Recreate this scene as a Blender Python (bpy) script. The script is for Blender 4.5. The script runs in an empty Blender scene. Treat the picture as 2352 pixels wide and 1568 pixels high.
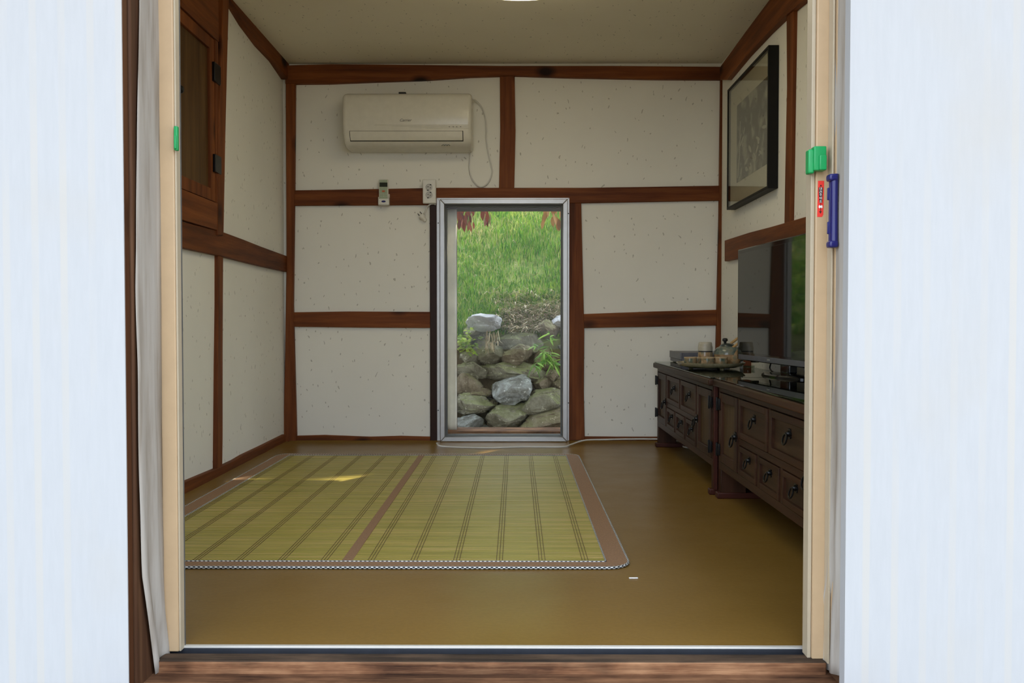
import bpy, bmesh, math, random
import numpy as np
from mathutils import Vector, Matrix, noise as mnoise
R = math.radians; PI = math.pi
S = bpy.context.scene; C = S.collection
rng = random.Random(7)

# ------------------------------------------------------------------ camera
FPX = 1900.0
CAM = Vector((0, 0, 0.6875))
cd = bpy.data.cameras.new('camera'); cam = bpy.data.objects.new('camera', cd); C.objects.link(cam)
cd.sensor_width = 36; cd.lens = FPX / 2352 * 36; cd.clip_start = 0.05; cd.clip_end = 200
cam.location = CAM
cam.rotation_euler = (PI / 2 - math.atan(44 / FPX), 0, math.atan(9 / FPX))
S.camera = cam
CR = cam.rotation_euler.to_matrix()

# ------------------------------------------------------------------ world, sun, exposure
SUN_EL, SUN_AZ = R(37), R(36)            # behind the house, to the right
w = bpy.data.worlds.new('sky'); S.world = w; w.use_nodes = True
nt = w.node_tree; nt.nodes.clear()
bg = nt.nodes.new('ShaderNodeBackground'); bg.inputs[0].default_value = (.84, .94, 1.09, 1); bg.inputs[1].default_value = 3.4   # bright hazy sky
wo = nt.nodes.new('ShaderNodeOutputWorld')
nt.links.new(bg.outputs[0], wo.inputs[0])
sd = bpy.data.lights.new('sun', 'SUN'); sd.energy = 11.0; sd.angle = R(0.45); sd.color = (1.0, 0.86, 0.66)
sun = bpy.data.objects.new('sun', sd); C.objects.link(sun)
SDIR = Vector((math.sin(SUN_AZ) * math.cos(SUN_EL), math.cos(SUN_AZ) * math.cos(SUN_EL), math.sin(SUN_EL)))
sun.rotation_euler = SDIR.to_track_quat('Z', 'Y').to_euler(); sun.location = (6, 12, 9)
S.view_settings.view_transform = 'Standard'; S.view_settings.look = 'None'
S.view_settings.gamma = 1; S.view_settings.use_curve_mapping = False
S.view_settings.exposure = 0.0

# room planes
XL, XR, YB, ZC, YF = -1.33, 1.17, 4.75, 2.16, 1.741

# ------------------------------------------------------------------ measuring helpers
def ray(px, py):
    return CR @ Vector(((px - 1176) / FPX, -(py - 784) / FPX, -1))
def onY(px, py, Y=YB):
    d = ray(px, py); return CAM + d * ((Y - CAM.y) / d.y)
def onX(px, py, X):
    d = ray(px, py); return CAM + d * ((X - CAM.x) / d.x)
def onZ(px, py, Z=0.0):
    d = ray(px, py); return CAM + d * ((Z - CAM.z) / d.z)

# ------------------------------------------------------------------ mesh helpers
class MB:
    def __init__(s): s.v = []; s.f = []; s.m = []
    def add(s, vs, fs, mi=0):
        n = len(s.v); s.v += [tuple(p) for p in vs]
        s.f += [tuple(i + n for i in f) for f in fs]; s.m += [mi] * len(fs); return s
    def box(s, x0, x1, y0, y1, z0, z1, mi=0):
        v = [(x, y, z) for x in (x0, x1) for y in (y0, y1) for z in (z0, z1)]
        return s.add(v, [(0, 1, 3, 2), (4, 6, 7, 5), (0, 4, 5, 1), (2, 3, 7, 6), (0, 2, 6, 4), (1, 5, 7, 3)], mi)
    def prism(s, pts, d, mi=0):
        d = Vector(d); n = len(pts); a = [Vector(p) for p in pts]
        return s.add(a + [p + d for p in a], [tuple(range(n)), tuple(range(2 * n - 1, n - 1, -1))] +
                     [(i, i + n, (i + 1) % n + n, (i + 1) % n) for i in range(n)], mi)
    def tube(s, path, r, k=8, closed=False, mi=0, mats=None):
        P = [Vector(p) for p in path]; n = len(P); base = len(s.v); rr = r if hasattr(r, '__len__') else [r] * n
        up = None
        for i, p in enumerate(P):
            t = (P[(i + 1) % n] - P[i - 1]) if closed else (P[min(i + 1, n - 1)] - P[max(i - 1, 0)])
            t.normalize()
            if up is None:
                up = Vector((0, 0, 1)) if abs(t.z) < .9 else Vector((1, 0, 0))
            x = t.cross(up).normalized(); up2 = x.cross(t); up = up2
            for j in range(k):
                a = 2 * PI * j / k
                s.v.append(tuple(p + rr[i] * (math.cos(a) * x + math.sin(a) * up2)))
        m = n if closed else n - 1
        for i in range(m):
            for j in range(k):
                a = base + i * k + j; b = base + i * k + (j + 1) % k
                c = base + ((i + 1) % n) * k + (j + 1) % k; d = base + ((i + 1) % n) * k + j
                s.f.append((a, b, c, d)); s.m.append(mats(i, j) if mats else mi)
        if not closed:
            s.f.append(tuple(range(base + k - 1, base - 1, -1))); s.m.append(mi)
            s.f.append(tuple(range(base + (n - 1) * k, base + n * k))); s.m.append(mi)
        return s
    def lathe(s, prof, c=(0, 0, 0), k=24, mi=0, wob=None):
        base = len(s.v); n = len(prof)
        for r, z in prof:
            for j in range(k):
                a = 2 * PI * j / k; q = r * (wob(a, z) if wob else 1)
                s.v.append((c[0] + q * math.cos(a), c[1] + q * math.sin(a), c[2] + z))
        for i in range(n - 1):
            for j in range(k):
                s.f.append((base + i * k + j, base + i * k + (j + 1) % k, base + (i + 1) * k + (j + 1) % k, base + (i + 1) * k + j)); s.m.append(mi)
        s.f.append(tuple(range(base + k - 1, base - 1, -1))); s.m.append(mi)
        s.f.append(tuple(range(base + (n - 1) * k, base + n * k))); s.m.append(mi)
        return s
    def xf(s, M, start=0):
        for i in range(start, len(s.v)): s.v[i] = tuple(M @ Vector(s.v[i]))
        return s

def mkobj(name, mb, mat, parent=None, bevel=0, seg=2, ang=35, smooth=True, sub=0):
    me = bpy.data.meshes.new(name); me.from_pydata(mb.v, [], mb.f)
    for m in (mat if isinstance(mat, (list, tuple)) else [mat]): me.materials.append(m)
    if any(mb.m): me.polygons.foreach_set('material_index', mb.m)
    b = bmesh.new(); b.from_mesh(me); bmesh.ops.recalc_face_normals(b, faces=b.faces); b.to_mesh(me); b.free()
    if smooth:
        me.shade_smooth(); me.set_sharp_from_angle(angle=R(ang))
    o = bpy.data.objects.new(name, me); C.objects.link(o)
    if parent is not None:
        o.parent = parent
        if not parent.get('_local'): o.matrix_parent_inverse = Matrix.Translation(-parent.location)
    if bevel:
        bv = o.modifiers.new('bevel', 'BEVEL'); bv.width = bevel; bv.segments = seg; bv.limit_method = 'ANGLE'; bv.angle_limit = R(30)
    if sub:
        sb = o.modifiers.new('sub', 'SUBSURF'); sb.levels = sub; sb.render_levels = sub
    return o
def tag(o, label=None, cat=None, group=None, kind=None):
    if label: o['label'] = label
    if cat: o['category'] = cat
    if group: o['group'] = group
    if kind: o['kind'] = kind
    return o
def thing(name, label, cat, loc=(0, 0, 0), group=None, rz=0, local=False, kind=None):
    o = bpy.data.objects.new(name, None); C.objects.link(o); o.location = loc; o.rotation_euler = (0, 0, rz)
    o.empty_display_size = .05
    if local: o['_local'] = 1
    return tag(o, label, cat, group, kind)
def struct(name, mb, mat, label, cat, bevel=0, **k):
    return tag(mkobj(name, mb, mat, None, bevel, **k), label, cat, None, 'structure')
def text_mesh(body, size, M, mat, name, parent, shear=0.0, ext=0.0004):
    cu = bpy.data.curves.new('t', 'FONT'); cu.body = body; cu.size = size; cu.shear = shear; cu.extrude = ext
    cu.align_x = 'CENTER'; cu.align_y = 'CENTER'
    t = bpy.data.objects.new('t', cu); C.objects.link(t)
    dg = bpy.context.evaluated_depsgraph_get(); me = bpy.data.meshes.new_from_object(t.evaluated_get(dg))
    bpy.data.objects.remove(t); me.transform(M); me.materials.clear(); me.materials.append(mat); me.name = name
    o = bpy.data.objects.new(name, me); C.objects.link(o); o.parent = parent
    if not parent.get('_local'): o.matrix_parent_inverse = Matrix.Translation(-parent.location)
    return o

# ------------------------------------------------------------------ materials
class Mat:
    def __init__(s, name):
        s.m = bpy.data.materials.new(name); s.m.use_nodes = True; s.t = s.m.node_tree
        s.p = s.t.nodes['Principled BSDF']; s.out = s.t.nodes['Material Output']
    def n(s, typ, ins=None, **kw):
        d = s.t.nodes.new(typ)
        for k, v in kw.items(): setattr(d, k, v)
        for k, v in (ins or {}).items():
            if isinstance(v, bpy.types.NodeSocket): s.t.links.new(v, d.inputs[k])
            else: d.inputs[k].default_value = v
        return d
    def link(s, a, b): s.t.links.new(a, b)
    def coord(s, scale=(1, 1, 1), which='Object', rnd=False):
        tc = s.n('ShaderNodeTexCoord'); v = tc.outputs[which]
        if rnd:
            oi = s.n('ShaderNodeObjectInfo')
            mu = s.n('ShaderNodeMath', {0: oi.outputs['Random'], 1: 37.0}, operation='MULTIPLY')
            v = s.n('ShaderNodeVectorMath', {0: v, 1: mu.outputs[0]}, operation='ADD').outputs[0]
        return s.n('ShaderNodeMapping', {'Vector': v, 'Scale': scale}).outputs[0]
    def ramp(s, fac, stops, interp='LINEAR'):
        r = s.n('ShaderNodeValToRGB', {0: fac}); e = r.color_ramp.elements; r.color_ramp.interpolation = interp
        while len(e) < len(stops): e.new(.5)
        for i, (p, c) in enumerate(stops):
            e[i].position = p; e[i].color = (*c, 1) if len(c) == 3 else c
        return r.outputs[0]
    def noise(s, vec, scale, detail=4, rough=.55):
        return s.n('ShaderNodeTexNoise', {'Vector': vec, 'Scale': scale, 'Detail': detail, 'Roughness': rough}).outputs[0]
    def mix(s, f, a, b, mode='MIX'):
        x = s.n('ShaderNodeMix', data_type='RGBA', blend_type=mode)
        for sock, v in ((x.inputs[0], f), (x.inputs[6], a), (x.inputs[7], b)):
            if isinstance(v, bpy.types.NodeSocket): s.link(v, sock)
            else: sock.default_value = (*v, 1) if isinstance(v, tuple) and len(v) == 3 else v
        return x.outputs[2]
    def bump(s, h, strength=.2, dist=.002):
        b = s.n('ShaderNodeBump', {'Height': h, 'Strength': strength, 'Distance': dist}); s.link(b.outputs[0], s.p.inputs['Normal'])
    def col(s, c):
        if isinstance(c, bpy.types.NodeSocket): s.link(c, s.p.inputs['Base Color'])
        else: s.p.inputs['Base Color'].default_value = (*c, 1)
    def set(s, rough=.5, metal=0, spec=None, coat=0, trans=0, ior=None):
        s.p.inputs['Roughness'].default_value = rough; s.p.inputs['Metallic'].default_value = metal
        if spec is not None: s.p.inputs['Specular IOR Level'].default_value = spec
        if coat: s.p.inputs['Coat Weight'].default_value = coat; s.p.inputs['Coat Roughness'].default_value = .05
        if trans: s.p.inputs['Transmission Weight'].default_value = trans
        if ior: s.p.inputs['IOR'].default_value = ior
        return s.m

def simple(name, c, rough=.5, metal=0, var=.12, scale=30, spec=None, coat=0):
    M = Mat(name); v = M.coord()
    f = M.noise(v, scale, 3)
    M.col(M.ramp(f, [(.3, tuple(x * (1 - var) for x in c)), (.7, tuple(min(1, x * (1 + var)) for x in c))]))
    return M.set(rough, metal, spec, coat)
def wood(name, axis, dark, mid, light, rough=.6, scale=1.0, knots=True, spec=.2):
    M = Mat(name); a = [26.0 * scale] * 3; a[axis] = 1.6 * scale
    v = M.coord(tuple(a), rnd=True)
    g = M.noise(v, 1.0, 6, .65)
    b = [3.0] * 3; b[axis] = .8
    g2 = M.noise(M.coord(tuple(b), rnd=True), 1.0, 3)
    base = M.ramp(g, [(.34, dark), (.5, mid), (.66, light)])
    c = M.mix(.45, base, M.ramp(g2, [(.3, dark), (.7, light)]))
    if knots:
        k = [5.0] * 3; k[axis] = 3.0
        vo = M.n('ShaderNodeTexVoronoi', {'Vector': M.coord(tuple(k), rnd=True), 'Scale': 1.0})
        kd = M.ramp(vo.outputs['Distance'], [(.09, (1, 1, 1)), (.22, (0, 0, 0))])
        c = M.mix(kd, c, tuple(x * .35 for x in dark))
    M.col(c); M.bump(g, .25, .002)
    return M.set(rough, spec=spec)
def wallpaper(name, c, horizontal=False):
    M = Mat(name); tc = M.n('ShaderNodeTexCoord'); sp = M.n('ShaderNodeSeparateXYZ', {0: tc.outputs['Object']})
    if horizontal: u, vv = sp.outputs[0], sp.outputs[1]
    else:
        u = M.n('ShaderNodeMath', {0: sp.outputs[0], 1: sp.outputs[1]}, operation='ADD').outputs[0]; vv = sp.outputs[2]
    p = M.n('ShaderNodeCombineXYZ', {0: u, 1: vv}).outputs[0]
    warp = M.n('ShaderNodeTexNoise', {'Vector': p, 'Scale': 9.0}).outputs['Color']
    pw = M.n('ShaderNodeVectorMath', {0: p, 1: M.n('ShaderNodeVectorMath', {0: warp, 1: (.09, .09, 0)}, operation='MULTIPLY').outputs[0]}, operation='ADD').outputs[0]
    total = None
    for sc, ang, th in ((15.0, .9, .046), (17.0, -.6, .042), (13.0, 1.5, .038)):
        q = M.n('ShaderNodeMapping', {'Vector': pw, 'Rotation': (0, 0, ang), 'Location': (sc, ang, 0), 'Scale': (1.0, .45, 1)}).outputs[0]
        vo = M.n('ShaderNodeTexVoronoi', {'Vector': q, 'Scale': sc}, voronoi_dimensions='2D')
        hit = M.n('ShaderNodeMath', {0: vo.outputs['Distance'], 1: th}, operation='LESS_THAN').outputs[0]
        keep = M.n('ShaderNodeMath', {0: M.n('ShaderNodeSeparateXYZ', {0: vo.outputs['Color']}).outputs[0], 1: .45}, operation='LESS_THAN').outputs[0]
        h = M.n('ShaderNodeMath', {0: hit, 1: keep}, operation='MULTIPLY').outputs[0]
        total = h if total is None else M.n('ShaderNodeMath', {0: total, 1: h}, operation='MAXIMUM').outputs[0]
    soft = M.noise(p, 3.0, 3)
    base = M.ramp(soft, [(.3, tuple(x * .96 for x in c)), (.7, c)])
    fl = M.n('ShaderNodeMath', {0: total, 1: .58}, operation='MULTIPLY').outputs[0]
    M.col(M.mix(fl, base, (.30, .28, .22)))
    M.bump(M.noise(p, 160, 2), .12, .001)
    return M.set(.85, spec=.2)

WD, WM, WL = (.045, .011, .003), (.150, .039, .009), (.26, .082, .020)
m_woodx = wood('timber_along_x', 0, WD, WM, WL)
m_woody = wood('timber_along_y', 1, WD, WM, WL)
m_woodz = wood('timber_along_z', 2, WD, WM, WL)
m_dwoodz = wood('dark_door_timber_z', 2, (.035, .012, .005), (.07, .026, .010), (.11, .042, .016))
m_darkpost = simple('dark_lacquered_post', (.026, .009, .004), .45, spec=.2)
CREAM = (.83, .815, .725)
m_paper = wallpaper('flecked_wallpaper', CREAM)
m_ceil = wallpaper('flecked_ceiling_paper', (.80, .75, .61), True)
m_chest_x = wood('chest_wood_x', 0, (.010, .0038, .0018), (.034, .0125, .0055), (.062, .025, .011), .45, 1.2, False)
m_chest_y = wood('chest_wood_y', 1, (.010, .0038, .0018), (.034, .0125, .0055), (.062, .025, .011), .45, 1.2, False)
m_chest_z = wood('chest_wood_z', 2, (.010, .0038, .0018), (.034, .0125, .0055), (.062, .025, .011), .45, 1.2, False)
m_panel_y = wood('chest_panel_y', 1, (.018, .009, .004), (.046, .024, .011), (.085, .045, .020), .5, 1.6, False)
m_panel_z = wood('chest_panel_z', 2, (.030, .016, .006), (.070, .040, .016), (.115, .068, .029), .5, 1.6, False)
m_red = simple('red_lacquer', (.045, .009, .004), .5, spec=.25)
m_dark = simple('near_black', (.008, .008, .007), .5)
m_iron = simple('black_iron', (.010, .010, .010), .32, .6)
m_alu = simple('aluminium', (.43, .425, .41), .36, .75, .04)
m_gasket = simple('dark_grey_gasket', (.10, .10, .095), .5)
m_beige = simple('beige_powder_coat', (.485, .345, .20), .45, 0, .03)
m_beige2 = simple('pale_beige_powder_coat', (.44, .37, .26), .45, 0, .03)
m_white = simple('white_plastic', (.72, .70, .62), .35, 0, .03)
m_cream_pl = simple('cream_plastic', (.70, .675, .57), .22, 0, .03)
m_greyline = simple('grey_print', (.17, .16, .13), .5)
m_green = simple('green_plastic', (.005, .30, .08), .3, 0, .05)
m_blue = simple('navy_plastic', (.012, .012, .12), .3, 0, .05)
m_sred = simple('sticker_red', (.80, .035, .022), .5, 0, .04)
m_swhite = simple('sticker_white', (.85, .83, .80), .5, 0, .02)
m_sblack = simple('sticker_black', (.035, .008, .008), .5)
m_grey = simple('grey_plastic', (.10, .10, .115), .4)
m_grey2 = simple('mid_grey_plastic', (.16, .16, .17), .45)
m_cord = simple('grey_white_cord', (.62, .61, .56), .45, 0, .03)
m_black = simple('gloss_black', (.006, .006, .006), .06, 0, .1)

def mk_floor():
    M = Mat('ochre_floor_vinyl'); v = M.coord()
    f = M.noise(v, 90, 3); g = M.noise(v, 2.5, 3)
    c = M.mix(.5, M.ramp(f, [(.35, (.172, .098, .020)), (.65, (.215, .124, .028))]), M.ramp(g, [(.3, (.168, .094, .018)), (.7, (.22, .128, .030))]))
    M.col(c)
    r = M.n('ShaderNodeMapRange', {'Value': M.noise(v, 6, 4), 'To Min': .24, 'To Max': .40}); M.link(r.outputs[0], M.p.inputs['Roughness'])
    M.bump(M.noise(v, 14, 3), .12, .004)
    M.p.inputs['Specular IOR Level'].default_value = .24
    return M.m
m_floor = mk_floor()
def mk_hanji():
    M = Mat('white_mulberry_paper'); v = M.coord(); sp = M.n('ShaderNodeSeparateXYZ', {0: v})
    x = M.n('ShaderNodeMath', {0: sp.outputs[0], 1: 2 * PI / .0545}, operation='MULTIPLY').outputs[0]
    s = M.n('ShaderNodeMath', {0: x}, operation='SINE').outputs[0]
    band = M.ramp(s, [(.62, (0, 0, 0)), (.80, (1, 1, 1))])
    st = M.noise(M.coord((5, 5, 1.2)), 1.0, 4)
    f = M.n('ShaderNodeMath', {0: band, 1: M.ramp(st, [(.42, (.0, .0, .0)), (.62, (.95, .95, .95))])}, operation='MULTIPLY').outputs[0]
    fib = M.noise(M.coord((120, 120, 14)), 1.0, 4)
    base = M.ramp(fib, [(.3, (.398, .41, .418)), (.7, (.415, .427, .435))])
    base = M.mix(f, base, (.437, .429, .404))
    blot = M.ramp(M.noise(M.coord((3, 3, 2)), 1.3, 4), [(.55, (0, 0, 0)), (.75, (.5, .5, .5))])
    M.col(M.mix(blot, base, (.407, .395, .365)))
    M.bump(M.noise(v, 40, 4), .15, .002)
    return M.set(.9, spec=.15)
m_hanji = mk_hanji()
def mk_jamb():
    M = Mat('grey_jamb_paper')
    st = M.noise(M.coord((30, 30, 3)), 1.0, 5)
    M.col(M.ramp(st, [(.3, (.26, .225, .18)), (.5, (.385, .355, .31)), (.75, (.46, .44, .40))]))
    M.bump(st, .3, .004)
    return M.set(.9, spec=.15)
m_jamb = mk_jamb()
def mk_sill(name, a, b, c):
    M = Mat(name); g = M.noise(M.coord((2.5, 60, 60)), 1.0, 6, .75); h = M.noise(M.coord((6, 14, 14)), 1.0, 4)
    M.col(M.mix(.5, M.ramp(g, [(.38, a), (.5, b), (.62, c)]), M.ramp(h, [(.40, tuple(x * .6 for x in a)), (.5, b), (.62, c)])))
    M.bump(g, .5, .004)
    return M.set(.75, spec=.2)
m_sill = mk_sill('weathered_sill_wood', (.045, .018, .008), (.17, .075, .034), (.34, .18, .09))
m_sill2 = mk_sill('dark_weathered_sill_top', (.025, .017, .012), (.055, .036, .024), (.12, .075, .045))
def mk_slats():
    M = Mat('bamboo_slats'); v = M.coord((1.3, 70, 1)); g = M.noise(v, 1.0, 4, .8); h = M.noise(M.coord((3, 420, 1)), 1.0, 2)
    c = M.ramp(g, [(.36, (.205, .185, .028)), (.46, (.325, .285, .048)), (.54, (.42, .335, .075)), (.63, (.64, .44, .19))])
    M.col(M.mix(.35, c, M.ramp(h, [(.3, (.25, .225, .038)), (.7, (.41, .34, .085))])))
    return M.set(.42, spec=.4)
m_slats = mk_slats()
m_band = simple('brown_mat_fabric', (.27, .155, .082), .8, 0, .15, 220)
m_thread = simple('brown_binding_thread', (.12, .08, .03), .8)
m_pipe_d = simple('piping_dark', (.022, .026, .030), .7)
m_pipe_w = simple('piping_white', (.62, .62, .58), .7)

def mk_glass(name, tint, ior=1.45):
    M = Mat(name); nt = M.t
    tr = M.n('ShaderNodeBsdfTransparent', {0: (*tint, 1)}); gl = M.n('ShaderNodeBsdfGlossy', {'Roughness': 0.0})
    bf = M.n('ShaderNodeNewGeometry').outputs['Backfacing']; iv = M.n('ShaderNodeMapRange', {'Value': bf, 'To Min': ior, 'To Max': 1 / ior}).outputs[0]
    fr = M.n('ShaderNodeFresnel', {'IOR': iv}); mx = M.n('ShaderNodeMixShader', {0: fr.outputs[0], 1: tr.outputs[0], 2: gl.outputs[0]})
    M.link(mx.outputs[0], M.out.inputs['Surface']); return M.m
m_pane = mk_glass('window_glass', (.97, .98, .96), 1.19)
m_picglass = mk_glass('picture_glass', (.96, .97, .95))
m_clear = mk_glass('clear_glass', (.85, .9, .87), 1.5)
def mk_topglass():
    M = Mat('green_table_glass'); M.col((.02, .035, .03)); M.set(.02, spec=.5)
    tr = M.n('ShaderNodeBsdfTransparent', {0: (.45, .55, .50, 1)}); gl = M.n('ShaderNodeBsdfGlossy', {'Roughness': 0.01})
    bf = M.n('ShaderNodeNewGeometry').outputs['Backfacing']; iv = M.n('ShaderNodeMapRange', {'Value': bf, 'To Min': 1.55, 'To Max': 1 / 1.55}).outputs[0]
    fr = M.n('ShaderNodeFresnel', {'IOR': iv}); mx = M.n('ShaderNodeMixShader', {0: fr.outputs[0], 1: tr.outputs[0], 2: gl.outputs[0]})
    M.link(mx.outputs[0], M.out.inputs['Surface']); return M.m
m_topglass = mk_topglass()

# ------------------------------------------------------------------ structure: room shell
struct('floor', MB().box(XL - .15, XR + .15, YF, YB + .2, -.12, 0), m_floor, 'ochre vinyl floor of the room running under the mat and chests', 'floor')
fl = bpy.data.objects['floor']
def cove(path_fn, n, name):
    mb = MB(); prof = [(.075, .0004), (.045, .0016), (.022, .004), (.008, .007), (0.0, .010)]
    vs = []; fs = []
    for i in range(n + 1):
        for (d, z) in prof:
            wv = 1 + .35 * mnoise.noise(Vector((i * .35, d * 8, 3)))
            p = path_fn(i / n, d * wv, z * (1 + .15 * mnoise.noise(Vector((i * .5, 1, 2))))); vs.append(p)
    k = len(prof)
    for i in range(n):
        for j in range(k - 1): fs.append((i * k + j, i * k + j + 1, (i + 1) * k + j + 1, (i + 1) * k + j))
    mb.add(vs, fs); o = mkobj(name, mb, m_floor, fl, ang=80); o.matrix_parent_inverse = Matrix()
    return o
TW = .018   # how far the timbers stand proud of the papered walls
cove(lambda t, d, z: (XL + .03 + t * (.80 - XL), YB - TW - .004 - d, z), 40, 'cove')
cove(lambda t, d, z: (XL + TW + .004 + d, YF + .1 + t * (YB - YF - .15), z), 50, 'cove')

# back wall with the window opening
wl = onY(1008, 740).x; wr = onY(1304, 740).x; wt = onY(1176, 460).z
mb = MB(); T = .22
mb.box(XL - .2, wl, YB, YB + T, -.12, ZC + .1); mb.box(wr, XR + .2, YB, YB + T, -.12, ZC + .1)
mb.box(wl, wr, YB, YB + T, wt, ZC + .1); mb.box(wl, wr, YB, YB + T, -.12, .012)
struct('wall_back', mb, m_paper, 'cream flecked paper back wall holding the glazed low window', 'wall')
struct('wall_left', MB().box(XL - .15, XL, YF - .2, YB, -.12, ZC + .1), m_paper, 'cream flecked paper wall at the left with the cupboard door', 'wall')
struct('wall_right', MB().box(XR, XR + .15, YF - .2, YB, -.12, ZC + .1), m_paper, 'cream flecked paper wall at the right behind the television', 'wall')
struct('ceiling', MB().box(XL - .2, XR + .2, YF - .2, YB + .2, ZC, ZC + .08), m_ceil, 'flecked cream paper ceiling above the room', 'ceiling')

# timbers: outlines measured on the photo, put on their wall plane and given thickness
tn = [0]
def timber(pts, wall, axis, label, proud=TW, bevel=.003, name=None, mat=None):
    if wall == 'B': P = [onY(x, y, YB - proud) for x, y in pts]; d = (0, proud + .02, 0)
    elif wall == 'L': P = [onX(x, y, XL + proud) for x, y in pts]; d = (-proud - .02, 0, 0)
    else: P = [onX(x, y, XR - proud) for x, y in pts]; d = (proud + .02, 0, 0)
    for p in P: p.z = max(p.z, .001)
    tn[0] += 1
    return struct(name or f'trim_{tn[0]}', MB().prism(P, d), mat or (m_woodx, m_woody, m_woodz)[axis], label, 'timber', bevel)
timber([(655, 150), (760, 147), (900, 148), (1150, 151), (1400, 151), (1660, 153), (1660, 182), (1500, 181), (1300, 177), (1180, 173), (1080, 176), (980, 183), (860, 187), (760, 191), (655, 192)], 'B', 0, 'brown beam along the top of the back wall', .03)
timber([(1148, 168), (1182, 168), (1184, 300), (1181, 436), (1146, 436), (1149, 300)], 'B', 2, 'short brown post in the upper back wall right of the air conditioner')
timber([(665, 437), (850, 434), (1010, 431), (1180, 431), (1345, 431), (1660, 426), (1660, 460), (1335, 466), (1180, 468), (1010, 470), (850, 471), (665, 472)], 'B', 0, 'long brown rail across the back wall above the window', .02)
timber([(665, 717), (800, 715), (992, 716), (992, 753), (830, 752), (665, 750)], 'B', 0, 'brown middle rail on the back wall left of the window')
timber([(1336, 721), (1500, 715), (1652, 711), (1652, 747), (1500, 750), (1336, 753)], 'B', 0, 'brown middle rail on the back wall right of the window')
timber([(1300, 466), (1335, 466), (1338, 600), (1342, 760), (1341, 900), (1343, 1010), (1300, 1012)], 'B', 2, 'cracked brown post standing right of the window', .021)
timber([(987, 470), (1012, 470), (1012, 1017), (988, 1017)], 'B', 2, 'dark post standing left of the window', .021, mat=m_darkpost)
timber([(656, 180), (678, 180), (676, 450), (673, 700), (678, 900), (681, 1022), (650, 1022), (654, 850), (658, 600)], 'B', 2, 'brown corner post at the back left of the room', .026)
timber([(1656, 165), (1673, 165), (1669, 450), (1662, 700), (1655, 860), (1652, 1010), (1636, 1010), (1645, 800), (1652, 500)], 'B', 2, 'brown corner post at the back right behind the chests', .026)
timber([(672, 1001), (745, 999), (850, 1003), (920, 1001), (992, 1003), (992, 1024), (672, 1022)], 'B', 0, 'brown skirting along the back wall left of the window', .016, name='baseboard_back')
timber([(1340, 1002), (1420, 1003), (1640, 1003), (1640, 1012), (1340, 1011)], 'B', 0, 'thin brown skirting along the back wall right of the window', .014, name='baseboard_back_right')
# left wall
timber([(536, -14), (552, 0), (583, 24), (605, 52), (622, 82), (648, 122), (672, 156), (672, 184), (660, 182), (632, 140), (600, 106), (565, 58), (527, -6)], 'L', 1, 'curved brown log along the top of the left wall', .035)
timber([(514, 533), (560, 550), (600, 566), (660, 588), (660, 624), (600, 611), (514, 589), (430, 571), (330, 546), (-150, 428), (-150, 350), (330, 484), (408, 506)], 'L', 1, 'wide brown rail across the left wall under the cupboard', .022)
timber([(513, -30), (527, -30), (522, 150), (518, 320), (514, 540), (500, 540), (503, 300), (511, 60)], 'L', 2, 'slim brown post beside the cupboard door', .03)
timber([(502, 586), (513, 589), (512, 800), (512, 1000), (511, 1078), (498, 1084), (500, 850), (502, 700)], 'L', 2, 'slim brown post in the lower left wall')
timber([(-150, 1383), (300, 1166), (410, 1113), (500, 1075), (540, 1056), (560, 1044), (600, 1025), (656, 997), (656, 1030), (560, 1075), (500, 1106), (410, 1152), (300, 1208), (-150, 1437)], 'L', 1, 'rough brown skirting along the left wall', .02, name='baseboard_left')
# right wall
timber([(1652, 156), (1712, 73), (1768, -2), (1900, -180), (1980, -180), (1846, 0), (1806, 33), (1760, 78), (1712, 130), (1668, 184), (1654, 184)], 'R', 1, 'brown log along the top of the right wall', .03)
timber([(1806, 20), (1822, 20), (1819, 200), (1816, 400), (1814, 515), (1801, 518), (1803, 400), (1807, 200)], 'R', 2, 'slim brown post on the right wall beside the picture')
timber([(1664, 552), (1720, 534), (1770, 521), (1859, 495), (2010, 452), (2010, 500), (1859, 545), (1770, 572), (1720, 588), (1664, 600)], 'R', 1, 'brown rail across the right wall above the television', .022)

# front wall and doorway
LPX, RPX = -.74, .64            # inner faces of the door posts
mb = MB(); HD = 2.0
mb.box(-2.6, LPX - .16, 1.60, YF, -.6, 2.3); mb.box(RPX + .16, 2.6, 1.60, YF, -.6, 2.3); mb.box(LPX - .16, RPX + .16, 1.60, YF, HD + .14, 2.3)
mb.box(LPX - .16, RPX + .16, 1.60, YF, -.6, -.12)
struct('wall_front', mb, m_hanji, 'outside wall around the doorway behind the paper doors', 'wall')
PY0 = 1.597
struct('trim_30', MB().box(LPX - .16, LPX, PY0, YF, -.1, HD + .14), wood('old_post_wood', 2, (.03, .012, .006), (.07, .03, .014), (.15, .075, .035), .7), 'dark weathered door post at the left of the doorway', 'door post', .004)
struct('trim_31', MB().box(RPX, RPX + .16, PY0, YF, -.1, HD + .14), bpy.data.materials['old_post_wood'], 'dark weathered door post at the right of the doorway', 'door post', .004)
struct('trim_32', MB().box(LPX, RPX, PY0, YF, HD, HD + .14), m_woodx, 'brown head beam over the doorway', 'door head', .004)
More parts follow.
